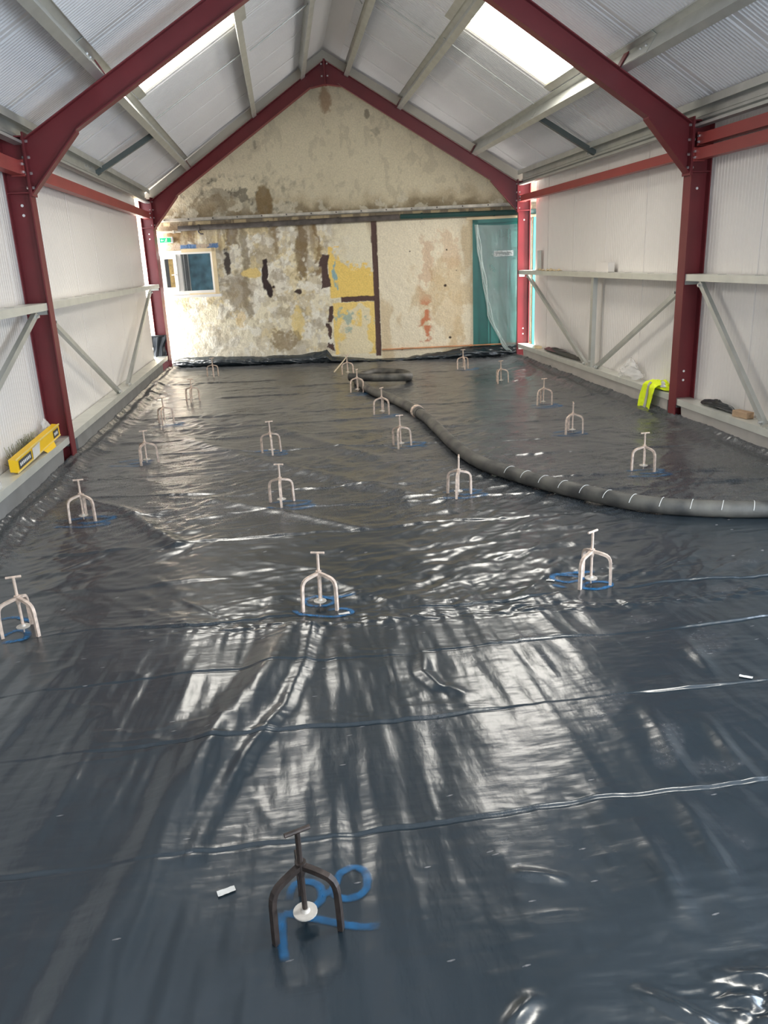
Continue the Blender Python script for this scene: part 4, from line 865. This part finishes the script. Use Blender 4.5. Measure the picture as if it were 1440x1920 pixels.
# ================================================================== HOSE
HP = [(3.35, 3.86), (2.82, 3.97), (2.65, 4.02), (2.38, 4.11), (2.02, 4.32), (1.71, 4.73), (1.46, 5.21), (1.33, 5.6), (1.28, 6.28), (1.27, 7.03), (1.23, 7.80), (1.12, 8.40), (.97, 9.06), (.88, 9.7), (.86, 10.15), (.98, 10.55), (1.22, 10.78), (1.46, 10.62), (1.55, 10.28), (1.47, 9.93), (1.28, 9.78), (1.06, 9.86), (.86, 9.98), (.76, 10.04)]
hp = smooth_path(HP, .05); hp = [p for i, p in enumerate(hp)]
hose = tag(empty('concrete_hose', (1.27, 7.03, 0)), 'long thick dusty grey concrete-pump hose snaking over the sheet and coiling at its far end', 'hose')
Nh = len(hp); pts = []
for i, p in enumerate(hp):
    lift = 0.0
    f_ = i/Nh
    if p.y > 9.6 and f_ > .92: lift = .055
    pts.append(Vector((p.x, p.y, max(hmax(p.x, p.y, .02), .0) + .048 + lift)))
zs = np.array([p.z for p in pts]); zs = np.convolve(np.pad(zs, 4, mode='edge'), np.ones(9)/9, 'valid')
for p, z in zip(pts, zs): p.z = float(z)
hb = MB().tube(pts, .049, 16); ho = hb.build('hose_body', M['hose'], None, True); ho.parent = hose; ho.matrix_parent_inverse = Matrix.Translation(hose.location).inverted()
def along(dist):
    acc = 0
    for a, c in zip(pts[:-1], pts[1:]):
        l = (c - a).length
        if acc + l > dist: return a + (c - a)*((dist - acc)/l), (c - a).normalized()
        acc += l
    return pts[-1], (pts[-1] - pts[-2]).normalized()
k = .3
RING = M['scrap']
while k < 2.5:                                                      # pale spiral marks on the near length
    p, t = along(k); b = MB(); ring = []; exv = t.cross(Vector((0, 0, 1))).normalized(); ey = exv.cross(t)
    arc = [p + (exv*math.cos(a) + ey*math.sin(a))*.0495 + t*.03*(a/math.pi - .5) for a in np.linspace(.15, math.pi - .15, 12)]
    b.tube(arc, .0022, 5); o = b.build('hose_mark', M['scrap']); o.parent = hose; o.matrix_parent_inverse = Matrix.Translation(hose.location).inverted(); k += .165
# coupling
ci = min(range(Nh), key=lambda i: (pts[i] - Vector((1.235, 7.72, pts[i].z))).length); p = pts[ci]; t = (pts[ci+1] - pts[ci-1]).normalized()
for a, c, r, nm, m in ((-.12, .12, .056, 'coupling_sleeve', 'hose'), (-.03, .03, .066, 'coupling_clamp', 'tripod')):
    b = MB(); b.tube([p + t*a, p + t*c], r, 18); o = b.build(nm, M[m]); o.parent = hose; o.matrix_parent_inverse = Matrix.Translation(hose.location).inverted()
sd_ = t.cross(Vector((0, 0, 1))).normalized(); b = MB(); b.bar(p + sd_*.06 + t*-.05, p + sd_*.085 + t*.08, .018, .012); o = b.build('clamp_lever', M['scrap']); o.parent = hose; o.matrix_parent_inverse = Matrix.Translation(hose.location).inverted()

# ================================================================== ITEMS ON THE RAILS
def crumple_sheet(name, m, nu, nv, fn, seed, amp, parent=None):
    u_, v_ = np.meshgrid(np.linspace(0, 1, nu), np.linspace(0, 1, nv)); P_ = np.array(fn(u_, v_)).transpose(1, 2, 0).astype(float)
    for k in range(3): P_[..., k] += (fbm(u_*6, v_*6, seed + k*7, 3) - .5) * 2 * amp
    return grid_object(name, P_, m, parent)
# high-visibility vest: a heap on the rail and a panel hanging over its edge
vest = tag(empty('safety_vest', (XR + .05, 7.15, .226)), 'fluorescent yellow safety vest with grey reflective bands draped over the right bottom rail', 'safety vest')
def bulge(u_, v_):   # heap on top
    a = u_*2*np.pi; r = v_
    x = XR + .070 - vest.location.x + np.cos(a)*r*.075; y = -.02 + np.sin(a)*r*.20
    z = .012 + .085*np.sqrt(np.clip(1 - r**2, 0, 1)) * (.75 + .35*np.sin(a*3 + 1) * r)
    return x, y, z
crumple_sheet('vest_body', M['hivis'], 60, 24, bulge, 401, .014, vest)
def panel(u_, v_):   # hangs down outside the rail, narrowing and swinging towards the back
    s = v_*.40; over = np.clip(s/.07, 0, 1)
    x = XR + .055 - over*.085 - vest.location.x - .012*np.sin(u_*5 + v_*3)
    y = .02 + (u_ - .5)*(.30 - .05*v_) + .13*v_
    z = .075 - np.clip(s - .05, 0, 1)*.98 - .02*over - (u_ - .5)**2*.04 + .02*u_*v_
    return x, y, z
crumple_sheet('vest_panel', M['hivis'], 40, 40, panel, 411, .008, vest)
def band(u0, u1, v0, v1, fn, lift):
    def f(u_, v_):
        x, y, z = fn(u0 + (u1 - u0)*u_, v0 + (v1 - v0)*v_); return x - lift, y, z + lift*.3
    return f
def lifted(fn, u0, u1, v0, v1, seed, amp, lift, nu=24, nv=24):
    u_, v_ = np.meshgrid(np.linspace(u0, u1, nu), np.linspace(v0, v1, nv)); P_ = np.array(fn(u_, v_)).transpose(1, 2, 0).astype(float)
    for k in range(3): P_[..., k] += (fbm(u_*6, v_*6, seed + k*7, 3) - .5) * 2 * amp
    P_[..., 0] -= lift; P_[..., 2] += lift*.5
    return P_
grid_object('reflective_band', lifted(panel, .38, .62, .12, 1.0, 411, .008, .004), M['reflective'], vest)
grid_object('reflective_band', lifted(bulge, .02, .12, .15, .95, 401, .014, .005), M['reflective'], vest)
grid_object('reflective_band', lifted(bulge, .60, .68, .2, .95, 401, .014, .005), M['reflective'], vest)
# clear plastic bag behind the vest
def blob(rx, ry, rz, px=0, spike=.0):
    def f(u_, v_):
        a = u_*2*np.pi; ph = v_*np.pi*.5
        return np.cos(a)*np.cos(ph)*rx, np.sin(a)*np.cos(ph)*ry, np.sin(ph)*rz*(1 + spike*np.sin(a*2))
    return f
o = crumple_sheet('plastic_bag', M['clear'], 60, 30, blob(.07, .24, .15, spike=.3), 421, .03); o.location = (XR + .085, 7.85, .245); tag(o, 'crumpled clear plastic bag on the right bottom rail behind the yellow vest', 'plastic bag')
o = crumple_sheet('plastic_bag', M['clear'], 60, 30, blob(.075, .28, .13, spike=.25), 431, .028); o.location = (XL - .085, 4.85, .245); tag(o, 'crumpled clear plastic bag on the left bottom rail at the left edge of the view', 'plastic bag')
o = crumple_sheet('polythene_scrap', M['clear'], 40, 20, blob(.035, .09, .13, spike=.4), 441, .015); o.location = (XL - .11, 6.42, .245); tag(o, 'small pale crumpled polythene scrap behind the yellow carton beside the left column', 'plastic scrap')
o = crumple_sheet('polythene_scrap', M['blackpoly'], 60, 20, blob(.04, .75, .05, spike=.3), 451, .016); o.location = (XR + .10, 10.0, .24); tag(o, 'long black crumpled polythene scrap lying on the right bottom rail', 'plastic scrap')
o = crumple_sheet('polythene_scrap', M['blackpoly'], 40, 20, blob(.04, .28, .045, spike=.3), 461, .014); o.location = (XR + .10, 6.15, .22); tag(o, 'short black polythene scrap on the right bottom rail beside the cardboard block', 'plastic scrap')
# black polythene bundle hanging on the far left column
root = tag(empty('polythene_bundle', WP(-.14, .20, -.43)), 'black polythene wrap hanging on the foot of the far left column', 'plastic bundle')
u_, v_ = np.meshgrid(np.linspace(0, 1, 30), np.linspace(0, 1, 24))
wd = .13 - .045*v_ + .015*np.sin(v_*9)
uu2 = -.125 + (u_ - .5)*2*wd; zz2 = .53 - v_*.33 + .012*np.sin(u_*8); oo = -.325 - .03*np.sin(u_*np.pi) - .015*np.sin(u_*14 + v_*5)
Pb = np.stack([XL + DD.x*uu2 + NN.x*(.30 + oo) - root.location.x, Y2L + DD.y*uu2 + NN.y*(.30 + oo) - root.location.y, zz2 - root.location.z], -1)
grid_object('hanging_sheet', Pb, M['blackpoly'], root)
b = MB(); pts_ = [Vector(WP(-.125 + du, .53, -.335 + oo_)) - root.location for du, oo_ in ((-.14, .02), (-.07, -.02), (0, -.03), (.07, -.02), (.13, .02))]; b.tube(pts_, .013, 8); b.build('rolled_edge', M['blackpoly'], root, True)
# yellow carton lying tilted on the left bottom rail
cr = tag(empty('yellow_carton', (XL - .04, 5.98, .252)), 'long torn yellow carton with dark labels lying on the left bottom rail by the column', 'carton')
L_ = .54; b = MB()
b.add([(.0, -L_, .0), (.0, L_, .0), (-.012, L_, .085), (-.012, .1, .085), (-.012, -L_, .085), (-.05, -L_, .0), (-.05, L_, .0), (-.062, L_, .085), (-.062, -L_, .085)],
      [(0, 1, 2, 3, 4), (0, 4, 8, 5), (1, 6, 7, 2), (0, 5, 6, 1), (2, 7, 8, 4, 3)]); b.build('carton_body', M['yellow'], cr)
b = MB(); b.box(-.014, -.006, -L_, L_, .083, .092); b.box(-.002, .004, -L_, L_, -.003, .006); b.build('carton_edge', M['yellow_pale'], cr)
b = MB(); b.add([(.002, .05, .0), (.002, .34, .0), (.03, .30, -.03), (.028, .10, -.035)], [(0, 1, 2, 3)]); b.build('torn_flap', M['yellow'], cr)
for y0, y1 in ((-.50, -.22), (.36, .50)):
    b = MB(); q = lambda y, t: (.003 - .012*t, y, .085*t); b.add([q(y0, .15), q(y1, .15), q(y1, .82), q(y0, .82)], [(0, 1, 2, 3)]); b.build('printed_label', M['black_print'], cr)
    b = MB(); n_ = 7 if y1 - y0 > .2 else 3
    for k in range(n_):
        a = y0 + .02 + (y1 - y0 - .04)*k/n_; c = a + (y1 - y0 - .04)/n_*.65
        b.add([(.0045 - .012*t, y, .085*t) for y, t in ((a, .36), (c, .36), (c, .62), (a, .62))], [(0, 1, 2, 3)])
    b.build('label_print', M['white'], cr)
b = MB(); b.add([(.0045 - .012*t, y, .085*t) for y, t in ((-.20, -.05), (-.04, -.02), (.0, .95), (-.19, .9))], [(0, 1, 2, 3)]); b.build('torn_paper', M['scrap'], cr)
cr.rotation_euler = (math.radians(2.0), math.radians(8), 0)
# dry grass bundle behind it
g = tag(empty('dry_grass', (XL - .142, 6.0, .232)), 'small tuft of dry grass and netting behind the yellow carton', 'dry grass'); b = MB()
for k in range(130):
    y = rnd.uniform(-.36, .3); a = rnd.uniform(-1, 1); b.bar((rnd.uniform(-.012, .012), y, 0), (rnd.uniform(-.02, .02), y + .16*a, rnd.uniform(.05, .15)), .003, .003)
o = b.build('grass_blades', M['straw'], g); o['kind'] = 'stuff'
# small things
def block(name, loc, s, m, lab, cat, rz=0):
    root = tag(empty(name, loc, rz), lab, cat); b = MB(); b.box(-s[0]/2, s[0]/2, -s[1]/2, s[1]/2, 0, s[2]); o = b.build(name + '_body', m, root); mod = o.modifiers.new('bevel', 'BEVEL'); mod.width = .004; mod.segments = 2
    return root
block('cardboard_block', (XR + .09, 5.77, .206), (.07, .16, .05), M['card'], 'small brown cardboard block on the right bottom rail near the brace foot', 'block', .2)
block('timber_packer', (XR + .08, 10.95, .226), (.06, .14, .035), M['wood_cream'], 'small yellow timber packer on the right bottom rail beside the far right column', 'packer', .1)
br = tag(empty('slotted_bracket', (XR + .12, 11.12, 1.271)), 'upright galvanised bracket with slots standing on the far end of the right middle rail', 'bracket')
b = MB(); b.box(-.03, .03, -.035, .035, 0, .005); b.box(.025, .03, -.035, .035, 0, .26); b.box(-.03, .03, -.035, -.030, 0, .26); b.build('bracket_angle', M['galv_light'], br)
for k in range(3): MB().box(.0235, .0248, -.008, .008, .05 + .075*k, .075 + .075*k).build('slot', M['black_print'], br)
fo_ = tag(empty('flashing_offcut', (XR + .13, 8.78, 1.271)), 'folded white flashing offcut standing on the right middle rail', 'offcut')
b = MB(); b.box(.0, .003, -.26, .26, 0, .10); b.box(-.07, 0, -.26, -.257, 0, .10); b.box(-.07, 0, -.26, .26, 0, .003); b.build('folded_sheet', M['panel'], fo_)
cm = tag(empty('foam_crumbs', (XR + .08, 10.6, 1.271)), 'pale foam crumbs scattered on the far end of the right middle rail', 'foam crumbs'); b = MB()
for k in range(26):
    x, y, r = rnd.uniform(-.05, .05), rnd.uniform(-.45, .4), rnd.uniform(.008, .022); b.tube([(x, y, 0), (x, y + r*.3, r*.8), (x, y + r*.4, r*1.3)], [r, r*.9, r*.3], 6)
o = b.build('crumbs', M['wood_cream'], cm); o['kind'] = 'stuff'
# stick leaning on the far wall
o = MB().tube([(.64, 11.30, hmax(.64, 11.30) + .01), (.80, 11.62, .12), (.93, 11.86, .225)], [.010, .009, .007], 7).build('leaning_stick', M['stick']); tag(o, 'thin pale stick leaning behind the far hose coil against the turned-up sheet', 'stick')
# pale scraps on the sheet
for (x, y, sx, sy, a, lab) in ((.165, 3.245, .05, .022, .1, 'white scrap of tape at the foot of the middle tripod in the second row'), (1.56, 2.385, .045, .018, -.7, 'small pale scrap on the fold line near the right edge of the view'), (1.17, 3.41, .04, .02, -.5, 'white scrap at the left end of the blue loops'), (-.255, 1.66, .045, .02, .3, 'small pale scrap left of the nearest tripod')):
    u_, v_ = np.meshgrid(np.linspace(-1, 1, 10), np.linspace(-1, 1, 6)); px = u_*sx/2*math.cos(a) - v_*sy/2*math.sin(a); py = u_*sx/2*math.sin(a) + v_*sy/2*math.cos(a)
    pz = np.array([[hmax(x + px[j, i], y + py[j, i], .004) for i in range(10)] for j in range(6)]) + .003 + .004*np.abs(fbm(u_*3 + x*9, v_*3, 77, 2) - .4)
    o = grid_object('tape_scrap', np.stack([px, py, pz], -1), M['scrap']); o.location = (x, y, 0); tag(o, lab, 'scrap', 'pale scraps on the sheet')
